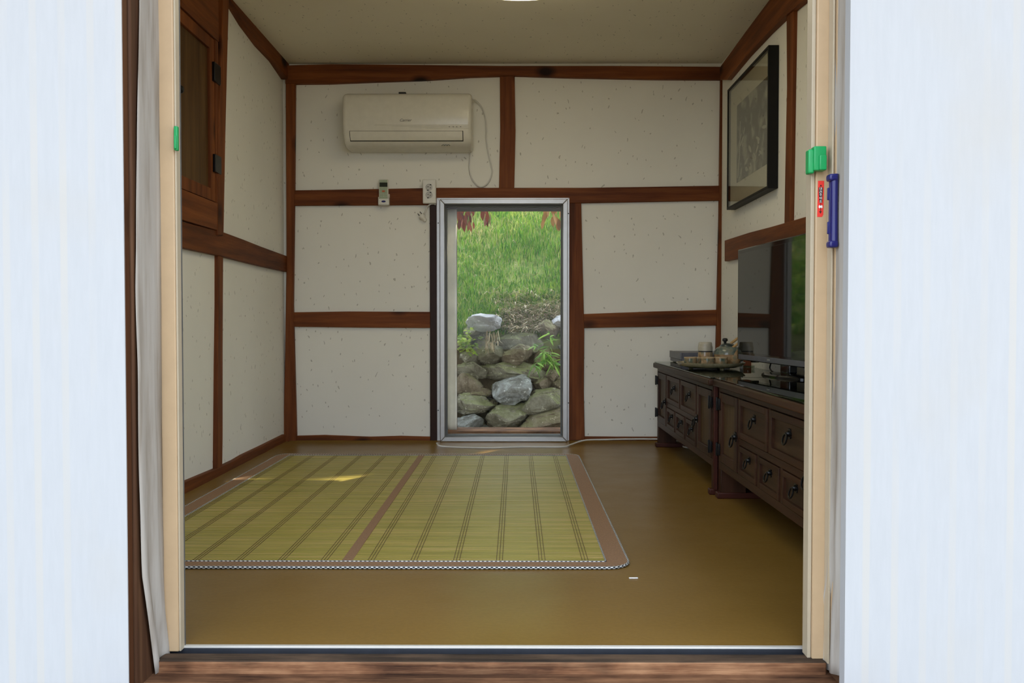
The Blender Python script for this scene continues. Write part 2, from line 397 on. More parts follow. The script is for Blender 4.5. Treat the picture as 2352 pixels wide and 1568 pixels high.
# threshold
struct('trim_33', MB().box(-.735, .632, 1.667, 1.711, -.045, -.003), [m_sill, m_sill2], 'weathered brown threshold board across the doorway', 'threshold', .004)
th = bpy.data.objects['trim_33']
for p in th.data.polygons:
    if p.normal.z > .9: p.material_index = 1
struct('trim_34', MB().box(-.80, .72, 1.48, 1.70, -.14, -.028), mk_sill('old_step_wood', (.03, .013, .007), (.11, .05, .024), (.24, .12, .06)), 'lower weathered timber step in front of the threshold', 'threshold', .005)
struct('trim_35', MB().box(-.735, .632, 1.711, 1.7408, -.045, -.0145).box(-.735, .632, 1.7345, 1.7408, -.0144, -.003), simple('dark_track', (.020, .023, .030), .5), 'dark channel of the screen track behind the threshold', 'track')
struct('trim_36', MB().box(-.735, .632, 1.7345, YF + .004, -.0029, .0018), simple('pale_metal_lip', (.70, .68, .62), .4, .4, .03), 'pale metal lip at the front edge of the floor', 'track', .001)
# a plain roof with eaves, the courtyard in front
struct('roof', MB().box(-3.2, 3.2, 1.0, 5.55, 2.42, 2.6), m_woody, 'timber roof over the house with eaves front and back', 'roof')
def mk_ground():
    M = Mat('courtyard_sand'); v = M.coord(); M.col(M.ramp(M.noise(v, 8, 6), [(.3, (.20, .16, .11)), (.7, (.30, .25, .18))])); M.bump(M.noise(v, 60, 3), .4, .01)
    return M.set(.95, spec=.1)
m_ground = mk_ground()
struct('ground', MB().box(-25, 25, -30, 5.2, -.75, -.6), m_ground, 'sandy courtyard ground in front of the house', 'ground')

# paper doors, opened flat against the outside wall
def paper_door(n, x0, x1, label):
    t = thing(f'door_{n}', label, 'door', ((x0 + x1) / 2, 1.58, -.02), kind='structure')
    z0, z1 = -.30, 1.80
    mkobj('paper', MB().box(x0, x1, 1.570, 1.573, z0, z1), m_hanji, t)
    for a in (x0, x1 - .05): mkobj('stile', MB().box(a, a + .05, 1.5731, 1.594, z0, z1), m_dwoodz, t, .002)
    for a in (z0, .7, z1 - .06): mkobj('rail', MB().box(x0 + .05, x1 - .05, 1.5731, 1.594, a, a + .06), m_woodx, t, .002)
    k = int((x1 - x0 - .1) / .0545)
    for i in range(1, k):
        x = x0 + .05 + i * (x1 - x0 - .1) / k
        mkobj('lattice_bar', MB().box(x - .006, x + .006, 1.5731, 1.588, z0 + .06, z1 - .06), m_dwoodz, t)
    if n == 2: mkobj('edge_paper', MB().box(x0 - .0012, x0, 1.570, 1.5945, z0, z1), m_hanji, t)
    return t
paper_door(1, -1.47, -.7440, 'white paper door leaf folded open at the left of the doorway')
paper_door(2, .6295, 1.362, 'white paper door leaf folded open at the right of the doorway')

# paper strips glued over the door jambs, loose at the bottom
def jamb_paper(side, ledge, redge, X, name, label):
    # ledge/redge: lists of (px,py) along the two vertical edges, on plane X
    N, K = 60, 8
    def at(e, y):
        for (a, b) in zip(e, e[1:]):
            if a[1] <= y <= b[1]:
                t = (y - a[1]) / (b[1] - a[1]); return a[0] + t * (b[0] - a[0])
        return e[-1][0]
    y0 = ledge[0][1]; vs = []; fs = []
    for i in range(N + 1):
        for j in range(K + 1):
            u = j / K
            yl = y0 + (ledge[-1][1] - y0) * i / N; yr = y0 + (redge[-1][1] - y0) * i / N
            p = onX(at(ledge, yl) * (1 - u) + at(redge, yr) * u, yl * (1 - u) + yr * u, X)
            low = max(0, (i / N - .35) / .65)
            amp = .0012 + .009 * low ** 2
            off = amp * (1.0 + math.sin(u * 11 + p.z * 1.5)) * .5 + .002 * mnoise.noise(Vector((u * 3, p.z * 6, side)))
            p.x += -side * (.0025 + max(0, off)); vs.append(p)
    for i in range(N):
        for j in range(K):
            a = i * (K + 1) + j; fs.append((a, a + 1, a + K + 2, a + K + 1))
    o = mkobj(name, MB().add(vs, fs), m_jamb, None, ang=180)
    so = o.modifiers.new('thick', 'SOLIDIFY'); so.thickness = .0008
    return tag(o, label, 'jamb paper')
jamb_paper(-1, [(312, -120), (316, 0), (310, 300), (307, 660), (313, 1100), (318, 1320), (334, 1440), (348, 1548)],
           [(368, -120), (368, 0), (366, 660), (368, 1100), (374, 1330), (386, 1500)], LPX, 'jamb_paper', 'grey-white paper strip hanging loose over the left door post')
jamb_paper(1, [(1921, -120), (1920, 0), (1916, 500), (1911, 1100), (1906, 1320), (1892, 1400), (1890, 1530)],
           [(1958, -120), (1957, 0), (1949, 500), (1943, 1100), (1939, 1400), (1934, 1552)], RPX, 'jamb_paper', 'grey-white paper strip peeling over the right door post')

# beige insect screens: profiles, clips, handle and sticker move with them
def vbar(t, name, x0, x1, y0, y1, mat, bev=.002): return mkobj(name, MB().box(x0, x1, y0, y1, -.003, HD), mat, t, bev)
def sub(name, mb, mat, par, bevel=0, seg=2):
    o = mkobj(name, mb, mat, None, bevel, seg); o.parent = par; return o
def pbox(px0, px1, py0, py1, ya, yb):
    a = onY(px0, py1, ya); b = onY(px1, py0, ya); return (a.x, b.x, ya, yb, a.z, b.z)
t = thing('insect_screen', 'slim beige screen frame with a green clip on the left door post', 'screen', (-.722, 1.73, 0))
vbar(t, 'main_profile', LPX + .0005, -.7075, 1.716, 1.738, m_beige)
vbar(t, 'edge_lip', -.7075, -.7035, 1.719, 1.739, m_beige2, .001)
vbar(t, 'brush_seal', -.7080, -.7030, 1.7395, 1.7435, m_gasket, 0)
c_ = mkobj('clip', MB().box(*pbox(399, 407, 289, 345, 1.706, 1.7155)), m_green, t, .0015); c_['label'] = 'green plastic clip'
sub('clip_tongue', MB().box(*pbox(399, 404, 310, 341, 1.702, 1.7065)), m_green, c_, .001)
t = thing('insect_screen', 'beige screen frame with blue handle and red sticker on the right door post', 'screen', (.62, 1.70, 0))
vbar(t, 'main_profile', .6075, .6385, 1.684, 1.704, m_beige)
vbar(t, 'inner_lip', .5995, .6072, 1.690, 1.720, m_beige2, .0015)
vbar(t, 'ridge', .6305, .6345, 1.660, 1.6835, m_beige2, .001)
vbar(t, 'ridge', .6358, .6398, 1.652, 1.6835, m_beige, .001)
c_ = mkobj('clip', MB().box(*pbox(1870, 1899, 335, 391, 1.664, 1.683)), m_green, t, .002); c_['label'] = 'green plastic clip'
sub('clip_tongue', MB().box(*pbox(1883, 1900, 355, 390, 1.658, 1.6645)), m_green, c_, .002)
sub('clip_hook', MB().box(*pbox(1857, 1871.5, 342, 398, 1.670, 1.690)), m_green, c_, .003)
a = onY(1917, 400, 1.638); b = onY(1916, 566, 1.638)
hd = mkobj('handle', MB().tube([a + (b - a) * (i / 12) for i in range(13)], [.0075 - .0008 * math.sin(PI * i / 12) for i in range(13)], 12), m_blue, t); hd['label'] = 'navy blue pull handle'
for (y0, y1) in ((398, 414), (552, 568)): sub('grip_end', MB().box(*pbox(1906, 1927, y0, y1, 1.629, 1.6515)), m_blue, hd, .004, 3)
sub('back_plate', MB().box(*pbox(1905, 1922, 404, 562, 1.6445, 1.6515)), m_blue, hd, .001)
for (y0, y1) in ((431, 459), (509, 537)): sub('fixing_tab', MB().box(*pbox(1901, 1907, y0, y1, 1.6465, 1.6515)), m_blue, hd, .001)
# red sticker with Korean lettering (stacked syllables drawn with strokes)
YS = 1.6838; st_ = None
def spoly(name, pts, mat, dy, th=.0002):
    mb = MB().prism([onY(x, y, YS - dy) for x, y in pts], (0, th, 0))
    return sub(name, mb, mat, st_) if st_ else mkobj(name, mb, mat, t)
st_ = spoly('sticker', [(1879, 415), (1893, 415), (1891, 493), (1888, 498), (1877, 498)], m_sred, .0003, .0003); st_['label'] = 'red sticker with white Korean lettering'
def arrow(pts): return spoly('arrow', pts, m_sblack, .0005)
arrow([(1885.4, 423.5), (1888.2, 428), (1882.6, 428)])
arrow([(1884.4, 491), (1887.8, 484.5), (1885.4, 485), (1885.6, 467), (1884.2, 467), (1883.9, 485), (1881.2, 484.5)])
spoly('lettering_ground', [(1880.3, 430), (1890.6, 430), (1890.2, 440), (1889, 452), (1888.4, 466), (1882, 466), (1881.2, 452), (1880.2, 440)], m_sblack, .0004, .0002)
def strokes(cx, cy, segs, wd=.62, name='letter', sx=2.7, sy=2.9):
    mb = MB()
    for (x0, y0, x1, y1) in segs:
        d = Vector((x1 - x0, y1 - y0)); d.normalize(); n = Vector((-d.y, d.x)) * wd / 2
        q = [(cx + x0 * sx + n.x, cy + y0 * sy + n.y), (cx + x1 * sx + n.x, cy + y1 * sy + n.y), (cx + x1 * sx - n.x, cy + y1 * sy - n.y), (cx + x0 * sx - n.x, cy + y0 * sy - n.y)]
        mb.prism([onY(x, y, YS - .0007) for x, y in q], (0, .0002, 0))
    sub(name, mb, m_swhite, st_)
ring = lambda cx, cy, r: [(cx + r * math.cos(i * PI / 4), cy + r * math.sin(i * PI / 4), cx + r * math.cos((i + 1) * PI / 4), cy + r * math.sin((i + 1) * PI / 4)) for i in range(8)]
strokes(1885.3, 432.8, [(-.9, -.8, -.9, .7), (-.9, .7, -.2, .7), (.25, -1, .25, 1), (.85, -1, .85, 1), (.25, 0, .85, 0)])
strokes(1885.3, 440.2, [(-1, -.9, -.1, -.9), (-.1, -.9, -.1, 0), (-.1, 0, -1, 0), (-1, 0, -1, .9), (-1, .9, -.1, .9), (.8, -1, .8, 1), (.2, -.4, .8, -.4), (.2, .3, .8, .3)])
strokes(1885.2, 447.4, [(-.8, -.9, .8, -.9), (0, -.9, -.8, -.1), (0, -.9, .8, -.1), (-1, .25, 1, .25), (0, .25, 0, 1)])
strokes(1885.1, 454.4, [(-.55, -.8, -1, .6), (-.55, -.2, -.1, .6), (.3, -1, .3, 1), (.85, -1, .85, 1), (-.1, 0, .3, 0)])
strokes(1885.0, 461.8, ring(0, -.4, .55) + [(-.4, .3, -.4, .8), (.4, .3, .4, .8), (-1, .85, 1, .85)])
spoly('bow_mark', [(1880.6, 472), (1883.5, 471), (1885, 473), (1886.8, 471), (1889, 472), (1889.2, 477), (1887, 478.2), (1885, 476), (1883, 478.2), (1880.4, 477)], m_swhite, .0007)

# ------------------------------------------------------------------ window
wn = thing('window_1', 'low aluminium framed window in the back wall looking onto the stone bank', 'window', tuple(onY(1156, 1018)), kind='structure')
def frame(name, px, py, px2, py2, wpx, ya, yb, mat, bev=.002):
    a = onY(px, py2, ya); b = onY(px2, py, ya); k = wpx * ya / FPX
    x0, x1, z0, z1 = a.x, b.x, a.z, b.z
    mb = MB()
    for q in ([(x0, z0), (x0 + k, z0 + k), (x0 + k, z1 - k), (x0, z1)], [(x0, z1), (x0 + k, z1 - k), (x1 - k, z1 - k), (x1, z1)],
              [(x1, z1), (x1 - k, z1 - k), (x1 - k, z0 + k), (x1, z0)], [(x1, z0), (x1 - k, z0 + k), (x0 + k, z0 + k), (x0, z0)]):
        mb.prism([(x, ya, z) for x, z in q], (0, yb - ya, 0))
    return mkobj(name, mb, mat, wn, bev)
frame('outer_flange', 1004, 454, 1308, 1018, 7, 4.728, 4.80, m_alu, .001)
frame('raised_frame', 1011, 457, 1304, 1014, 11, 4.712, 4.80, m_alu, .003)
frame('gasket', 1021, 468, 1294.5, 1003, 2.4, 4.722, 4.80, m_gasket, .0005)
frame('sash', 1024, 470.5, 1292, 1001, 3.5, 4.745, 4.78, m_gasket, .0008)
a = onY(1024, 1001, 4.76); b = onY(1293, 470, 4.76)
mkobj('pane', MB().box(a.x, b.x, 4.758, 4.763, a.z, b.z), m_pane, wn)
for (px, py) in ((1006.5, 512), (1006.5, 942), (1305.5, 490), (1305.5, 925)):
    p = onY(px, py, 4.727); mkobj('screw', MB().box(p.x - .003, p.x + .003, 4.724, 4.729, p.z - .003, p.z + .003), m_dark, wn, .001)
# outer wooden frame in the depth of the wall
a = onY(1050, 985, 4.93); b = onY(1299, 482, 4.93)
ot = thing('trim_40', 'outer wooden frame with paper covered jamb behind the window glass', 'frame', (wl, 4.93, 0), kind='structure')
mkobj('lintel', MB().box(wl, wr, 4.84, 5.0, b.z, wt), m_dwoodz, ot, .003)
mkobj('outer_sill', MB().box(wl, wr, 4.83, 5.02, .0, a.z), m_sill, ot, .004)
vs = []; fs = []
for i in range(41):
    z = a.z + (b.z - a.z) * i / 40
    for j in range(7):
        u = j / 6; vs.append((wl + .03 + u * (a.x - wl - .03), 4.905 - .012 * math.sin(u * PI) - .006 * mnoise.noise(Vector((u * 4, z * 3, 9))), z))
for i in range(40):
    for j in range(6): q = i * 7 + j; fs.append((q, q + 1, q + 8, q + 7))
m_ojamb = simple('outer_jamb_paper', (.82, .78, .70), .9, 0, .12, 12)
o = mkobj('paper_covering', MB().add(vs, fs), m_ojamb, ot, ang=180); o.modifiers.new('thick', 'SOLIDIFY').thickness = .001
mkobj('jamb', MB().box(wl, a.x - .002, 4.912, 4.98, a.z, b.z), m_dwoodz, ot, .002)
mkobj('jamb_sunlit_strip', MB().box(wl + .030, wl + .044, 4.80, 4.82, a.z, b.z), simple('sunlit_cloth_edge', (.88, .86, .82), .9), ot, .002)  # sunlight along the cloth edge, put into the strip's white colour

# ------------------------------------------------------------------ hillside behind the house
WALLTOP = .57; YW0, YW1 = 6.30, 6.62
def slope_z(x, y):
    return WALLTOP + .02 + .62 * max(0, y - YW1 - .05) + .05 * mnoise.noise(Vector((x * .9, y * .9, 0))) + .02 * mnoise.noise(Vector((x * 3, y * 3, 5)))
mb = MB(); nx, ny = 60, 60; X0, X1, Y1 = -5, 5.5, 13.5
vs = []; fs = []
for i in range(nx + 1):
    x = X0 + (X1 - X0) * i / nx
    vs.append((x, YW0 + .12, -.75)); vs.append((x, YW1 + .02, WALLTOP - .06))
    for j in range(ny + 1):
        y = YW1 + .05 + (Y1 - YW1) * (j / ny) ** 1.2; vs.append((x, y, slope_z(x, y)))
k = ny + 3
for i in range(nx):
    for j in range(k - 1): fs.append((i * k + j, (i + 1) * k + j, (i + 1) * k + j + 1, i * k + j + 1))
def mk_soil():
    M = Mat('bank_soil'); v = M.coord(); sp = M.n('ShaderNodeSeparateXYZ', {0: v})
    n1 = M.ramp(M.noise(v, 9, 6), [(.3, (.07, .055, .032)), (.7, (.16, .125, .075))])
    n2 = M.ramp(M.noise(v, 6, 5), [(.3, (.10, .16, .03)), (.7, (.27, .28, .10))])
    f = M.n('ShaderNodeMapRange', {'Value': sp.outputs[2], 'From Min': .4, 'From Max': .6})
    M.col(M.mix(f.outputs[0], n1, n2)); M.bump(M.noise(v, 25, 5), .6, .03)
    return M.set(.95, spec=.1)
struct('hillside', mb.add(vs, fs), mk_soil(), 'earth bank and slope rising behind the window', 'slope', ang=180)
struct('back_yard', MB().box(-6, 6, 5.2, 6.45, -.9, -.20), m_ground, 'bare ground between the house and the stone bank', 'ground')

# stones
def mk_stone(name, c0, c1, c2, moss):
    M = Mat(name); v = M.coord(rnd=True); a = M.noise(v, 9, 8, .7); b = M.noise(v, 3.5, 4)
    c = M.ramp(a, [(.3, c0), (.5, c1), (.72, c2)])
    lich = M.ramp(M.noise(v, 26, 4, .7), [(.60, (0, 0, 0)), (.68, (.8, .8, .8))])
    c = M.mix(lich, c, tuple(min(1, x * 1.7) for x in c2))
    geo = M.n('ShaderNodeNewGeometry'); nz = M.n('ShaderNodeSeparateXYZ', {0: geo.outputs['Normal']}).outputs[2]
    ms = M.n('ShaderNodeMath', {0: nz, 1: b}, operation='MULTIPLY').outputs[0]
    f = M.ramp(ms, [(.12, (0, 0, 0)), (.40, (moss, moss, moss))])
    M.col(M.mix(f, c, (.24, .28, .07))); M.bump(a, 1.0, .06)
    return M.set(.92, spec=.15)
st_mat = {'m': mk_stone('mossy_stone', (.10, .09, .06), (.225, .205, .15), (.39, .37, .29), .45),
          'b': mk_stone('brown_stone', (.11, .085, .055), (.225, .18, .125), (.36, .31, .235), .3),
          'g': mk_stone('grey_lichen_stone', (.14, .14, .13), (.29, .295, .285), (.58, .62, .63), .1),
          'w': mk_stone('pale_slab_stone', (.36, .35, .36), (.54, .53, .55), (.72, .71, .72), .05)}
def stone_obj(c, w_, h_, kind, seed, dp=.16, flat=.0, tilt=0):
    b = bmesh.new(); bmesh.ops.create_icosphere(b, subdivisions=(4 if seed < 100 else 3) if w_ > .12 else 2, radius=1)
    off = Vector((seed * 3.1, seed * 1.7, seed * .9)); e = .5
    cuts = []
    r2 = random.Random(seed)
    for _ in range(16):
        d = Vector((r2.uniform(-1, 1), r2.uniform(-1, 1), r2.uniform(-1, 1))).normalized(); cuts.append((d, r2.uniform(.62, .92)))
    for v in b.verts:
        p = v.co.copy()
        q = Vector([math.copysign(abs(t) ** e, t) for t in p]); q = q / max(.9, q.length ** .55)
        for d, r in cuts:
            s = q.dot(d)
            if s > r: q -= d * (s - r) * .97
        q += p * (.10 * mnoise.noise(p * 1.6 + off) + .07 * mnoise.noise(p * 4 + off) + .05 * mnoise.noise(p * 9 + off) + .03 * abs(mnoise.noise(Vector((p.x * 3, p.y * 3, p.z * 16)) + off)))
        v.co = Vector((q.x * w_ / 2, q.y * dp, q.z * h_ / 2))
    me = bpy.data.meshes.new('stone'); b.to_mesh(me); b.free(); me.materials.append(st_mat[kind]); me.shade_smooth(); me.set_sharp_from_angle(angle=R(24))
    o = bpy.data.objects.new('stone', me); C.objects.link(o); o.location = c; o.rotation_euler = (R(-8), R(tilt), R(r2.uniform(-6, 6)))
    return o
bank = thing('stone_bank', 'dry stone retaining bank of mossy boulders outside the window', 'stone wall', (-.1, 6.3, -.15))
stones = [(1098, 764, 50, 40, 'm', -3, 0), (1193, 785, 90, 44, 'm', 4, 0), (1262, 756, 42, 36, 'b', 0, 0), (1288, 738, 40, 22, 'w', 0, 0),
          (1120, 812, 66, 56, 'm', 0, 0), (1187, 818, 60, 42, 'b', -4, -.03), (1080, 848, 66, 38, 'm', 6, 0), (1178, 852, 134, 36, 'm', 3, -.02), (1074, 886, 60, 52, 'b', 0, 0),
          (1172, 894, 82, 58, 'g', 0, -.07), (1103, 905, 46, 18, 'b', -12, 0), (1248, 882, 42, 34, 'b', 0, 0), (1287, 881, 34, 30, 'b', 0, 0),
          (1086, 930, 86, 44, 'm', 3, -.03), (1250, 922, 96, 50, 'm', -8, -.03), (1262, 866, 36, 28, 'b', 0, .02), (1162, 956, 88, 52, 'm', -8, -.02),
          (1074, 972, 58, 36, 'g', 0, 0), (1252, 966, 100, 50, 'b', -12, -.03), (1250, 830, 50, 46, 'b', 20, .05), (1062, 796, 40, 28, 'b', 0, 0), (1082, 824, 44, 28, 'm', 0, .02), (1132, 930, 30, 22, 'b', 0, .06)]
def yface(z): return YW0 + (YW1 - YW0) * (z + .15) / .72
for i, (px, py, w_, h_, kd, tl, dy) in enumerate(stones):
    p = onY(px, py, 6.42); Yf = yface(p.z) + dy; p = onY(px, py, Yf); sc = Yf / FPX
    o = stone_obj(p, w_ * sc * 1.28, h_ * sc * 1.32, kd, i + 3, .15, tilt=tl); o.parent = bank; o.matrix_parent_inverse = Matrix.Translation(-bank.location)
p = onY(1112, 738, 6.42); o = stone_obj(p, 88 * 6.42 / FPX, 46 * 6.42 / FPX, 'w', 81, .22, tilt=-3); o.parent = bank; o.matrix_parent_inverse = Matrix.Translation(-bank.location)
r3 = random.Random(11)
for i in range(80):         # small stones wedged in the joints
    x = r3.uniform(-.62, .55); z = r3.uniform(-.2, .5); q = r3.uniform(.05, .11)
    o = stone_obj(Vector((x, yface(z) + .055, z)), q, q * r3.uniform(.6, .9), r3.choice('mbbg'), r3.randint(1000, 1900), q * .5, tilt=r3.uniform(-30, 30))
    o.parent = bank; o.matrix_parent_inverse = Matrix.Translation(-bank.location)
for z in (-.42, -.28, -.12, .05, .22, .38):       # the bank goes on to both sides
    for side in (-1, 1):
        x = -.62 if side < 0 else .52
        while abs(x) < 1.9:
            w_ = r3.uniform(.2, .36); h_ = r3.uniform(.14, .19)
            o = stone_obj(Vector((x + side * w_ / 2, yface(z), z + r3.uniform(-.03, .03))), w_ * 1.08, h_ * 1.15, r3.choice('mmbbg'), r3.randint(100, 900), .15, tilt=r3.uniform(-8, 8))
            o.parent = bank; o.matrix_parent_inverse = Matrix.Translation(-bank.location); x += side * w_
for z in (-.40, -.27):
    x = -.62
    while x < .55:
        w_ = r3.uniform(.2, .34)
        o = stone_obj(Vector((x + w_ / 2, yface(z), z)), w_ * 1.08, .17, r3.choice('mbb'), r3.randint(100, 900), .15); o.parent = bank; o.matrix_parent_inverse = Matrix.Translation(-bank.location); x += w_

# grass, straw
def leaf_mat(name, stops, trans=.35, rough=.55):
    M = Mat(name); at = M.n('ShaderNodeAttribute', attribute_name='rnd'); pos = M.coord()
    f = M.n('ShaderNodeMath', {0: at.outputs['Fac'], 1: M.noise(pos, 2.2, 4)}, operation='ADD').outputs[0]
    f = M.n('ShaderNodeMath', {0: f, 1: .5}, operation='MULTIPLY').outputs[0]
    c = M.ramp(f, stops); M.col(c); M.set(rough, spec=.25)
    tl = M.n('ShaderNodeBsdfTranslucent', {0: c}); mx = M.n('ShaderNodeMixShader', {0: trans, 1: M.p.outputs[0], 2: tl.outputs[0]})
    M.link(mx.outputs[0], M.out.inputs['Surface']); return M.m
m_grass = leaf_mat('grass_blades', [(.24, (.028, .12, .010)), (.42, (.10, .28, .024)), (.54, (.22, .40, .040)), (.66, (.38, .46, .08)), (.78, (.60, .50, .26))])
m_straw = leaf_mat('dry_straw', [(.25, (.22, .15, .08)), (.5, (.45, .36, .22)), (.8, (.66, .58, .42))], .15, .7)
def blades(name, roots, heights, widths, lean, mat, seed, flat=False):
    g = np.random.default_rng(seed); n = len(roots)
    roots = np.asarray(roots); az = g.uniform(0, 2 * PI, n); la = np.asarray(lean) * g.uniform(.3, 1.0, n)
    dirv = np.stack([np.cos(az), np.sin(az), np.zeros(n)], 1); side = np.stack([-np.sin(az), np.cos(az), np.zeros(n)], 1)
    up = np.array([0, 0, 1.0]); H = np.asarray(heights)[:, None]; W = np.asarray(widths)[:, None]; L = la[:, None]
    p0 = roots; p1 = roots + up * H * .55 + dirv * H * L * .25; p2 = roots + up * H * (1 - .3 * L) + dirv * H * L
    if flat:
        p1 = roots + dirv * H * .5 + up * H * .12; p2 = roots + dirv * H + up * H * g.uniform(-.05, .1, n)[:, None]
    V = np.stack([p0 - side * W / 2, p0 + side * W / 2, p1 - side * W * .42, p1 + side * W * .42, p2], 1).reshape(-1, 3)
    b = (np.arange(n) * 5)[:, None]
    F = np.concatenate([b + np.array([[0, 1, 3]]), b + np.array([[0, 3, 2]]), b + np.array([[2, 3, 4]])], 1).reshape(-1)
    me = bpy.data.meshes.new(name); me.vertices.add(len(V)); me.vertices.foreach_set('co', V.ravel().astype(np.float32))
    nt_ = n * 3; me.loops.add(nt_ * 3); me.loops.foreach_set('vertex_index', F.astype(np.int32))
    me.polygons.add(nt_); me.polygons.foreach_set('loop_start', np.arange(0, nt_ * 3, 3, dtype=np.int32))
    me.update(calc_edges=True)
    at = me.attributes.new('rnd', 'FLOAT', 'POINT'); at.data.foreach_set('value', np.repeat(g.uniform(0, 1, n), 5).astype(np.float32))
    me.materials.append(mat); o = bpy.data.objects.new(name, me); C.objects.link(o); return o
g = np.random.default_rng(3); roots = []; hs = []; ws = []; ln = []
while len(roots) < 135000:
    x = g.uniform(-3.0, 3.0); y = YW1 + .02 + g.uniform(0, 1) ** 1.15 * 4.6
    c1 = mnoise.noise(Vector((x * 1.4, y * 1.4, 2))); thin = mnoise.noise(Vector((x * 2.3, y * 2.3, 8)))
    near = y < YW1 + .50 and x > -.12 + .1 * thin
    if near and g.uniform() < .42: continue
    if thin > .38 and g.uniform() < .45: continue
    if abs(x - .3) < .35 and y > 9.6 and g.uniform() < .95: continue
    roots.append((x, y, slope_z(x, y) - .01)); k = (1.0 + .5 * c1) * (.6 if near else 1)
    hs.append(g.uniform(.04, .125) * k); ws.append(g.uniform(.004, .008)); ln.append(1.15)
tag(blades('grass', roots, hs, ws, ln, m_grass, 5), 'bright green grass growing over the slope above the stones', 'grass', kind='stuff')
roots = []; hs = []; ws = []; ln = []
while len(roots) < 7000:
    if g.uniform() < .62: x = g.uniform(-.25, 1.0); y = YW1 + g.uniform(-.02, .62)
    else: x = g.uniform(-2.5, 2.5); y = YW1 + g.uniform(0, 4.4)
    if mnoise.noise(Vector((x * 2.3, y * 2.3, 8))) < -.1 and g.uniform() < .7: continue
    roots.append((x, y, slope_z(x, y) + g.uniform(.01, .06))); hs.append(g.uniform(.06, .26)); ws.append(g.uniform(.003, .008)); ln.append(.9)
tag(blades('dry_straw', roots, hs, ws, ln, m_straw, 6, True), 'pale dry straw strewn on the slope behind the stones', 'straw', kind='stuff')
# a tuft of dead grass hanging over the stones
c = onY(1131, 766, 6.36); roots = []; hs = []
for i in range(60): roots.append((c.x + rng.uniform(-.05, .05), 6.26 + rng.uniform(-.03, .06), c.z + rng.uniform(-.08, .03))); hs.append(-rng.uniform(.04, .14))
tag(blades('dead_grass_tuft', roots, hs, [.005] * 60, [1.2] * 60, m_straw, 9), 'tuft of dead grass hanging over the stones below the pale slab', 'dead grass', kind='stuff')
# leafy weeds
m_weed = leaf_mat('weed_leaves', [(.2, (.07, .20, .03)), (.5, (.17, .36, .06)), (.8, (.32, .48, .10))])
m_weed2 = leaf_mat('yellow_green_leaves', [(.2, (.16, .28, .03)), (.5, (.30, .44, .06)), (.8, (.46, .55, .10))])
m_stem = simple('plant_stem', (.14, .13, .06), .7)
def leaf_mesh(name, L_, W_, mat, seed, curl=.25):
    r = random.Random(seed); mb = MB(); pr = [(0, .08), (.25, .8), (.5, 1), (.75, .7), (1, 0.02)]
    vs = []
    for t_, wv in pr:
        z = -curl * L_ * t_ * t_
        vs += [(t_ * L_, -W_ / 2 * wv, z + .12 * W_ * wv), (t_ * L_, 0, z), (t_ * L_, W_ / 2 * wv, z + .12 * W_ * wv)]
    fs = []
    for i in range(4):
        for j in range(2): q = i * 3 + j; fs.append((q, q + 1, q + 4, q + 3))
    me = bpy.data.meshes.new(name); me.from_pydata(vs, [], fs); me.materials.append(mat); me.shade_smooth()
    a_ = me.attributes.new('rnd', 'FLOAT', 'POINT'); a_.data.foreach_set('value', [r.random()] * len(vs)); return me
def put_leaf(me, p, parent, az, el, roll, sc=1):
    o = bpy.data.objects.new('leaf', me); C.objects.link(o); o.parent = parent
    o.matrix_parent_inverse = Matrix.Translation(-parent.location)
    o.matrix_basis = Matrix.Translation(p) @ Matrix.Rotation(az, 4, 'Z') @ Matrix.Rotation(-el, 4, 'Y') @ Matrix.Rotation(roll, 4, 'X') @ Matrix.Scale(sc, 4); return o
lw = [leaf_mesh('leaf', .10, .016, m_weed, i) for i in range(4)]
def bamboo_weed(px, py, n, label, sp=.16):
    c = onY(px, py, 6.36); t = thing('bamboo_weed', label, 'plant', (c.x, 6.45, c.z - .12))
    for s_ in range(n):
        a0 = Vector((c.x + rng.uniform(-.03, .03), 6.45, c.z - .12)); a1 = Vector((c.x + rng.uniform(-sp, sp), 6.22 + rng.uniform(-.06, .06), c.z + rng.uniform(-.10, .18))); mid = (a0 + a1) / 2 + Vector((0, -.02, .08))
        pts = [a0 * (1 - u) ** 2 + mid * 2 * u * (1 - u) + a1 * u * u for u in [i / 6 for i in range(7)]]
        mkobj('stem', MB().tube(pts, .0018, 5), m_stem, t)
        for i in range(2, 7):
            for q in range(3): put_leaf(rng.choice(lw), pts[i], t, rng.uniform(0, 2 * PI), rng.uniform(-.9, .5), rng.uniform(-.6, .6), rng.uniform(.6, 1.2))
bamboo_weed(1268, 812, 7, 'green bamboo-leaved weed growing from the right side of the stones')
lw2 = [leaf_mesh('leaf', .035, .024, m_weed2, 20 + i) for i in range(4)]
c = onY(1068, 775, 6.36); t = thing('leafy_weed', 'yellow-green small-leaved weed growing left of the pale slab stone', 'plant', (c.x, 6.42, c.z - .1))
for s_ in range(9):
    a0 = Vector((c.x, 6.42, c.z - .1)); a1 = Vector((c.x + rng.uniform(-.16, .14), 6.26 + rng.uniform(-.06, .06), c.z + rng.uniform(-.12, .12)))
    pts = [a0.lerp(a1, i / 5) for i in range(6)]
    mkobj('stem', MB().tube(pts, .0015, 5), m_stem, t)
    for i in range(1, 6):
        for q in range(4): put_leaf(rng.choice(lw2), pts[i] + Vector((rng.uniform(-.03, .03), rng.uniform(-.03, .03), rng.uniform(-.02, .03))), t, rng.uniform(0, 2 * PI), rng.uniform(-.6, .7), rng.uniform(-.6, .6), rng.uniform(.7, 1.3))
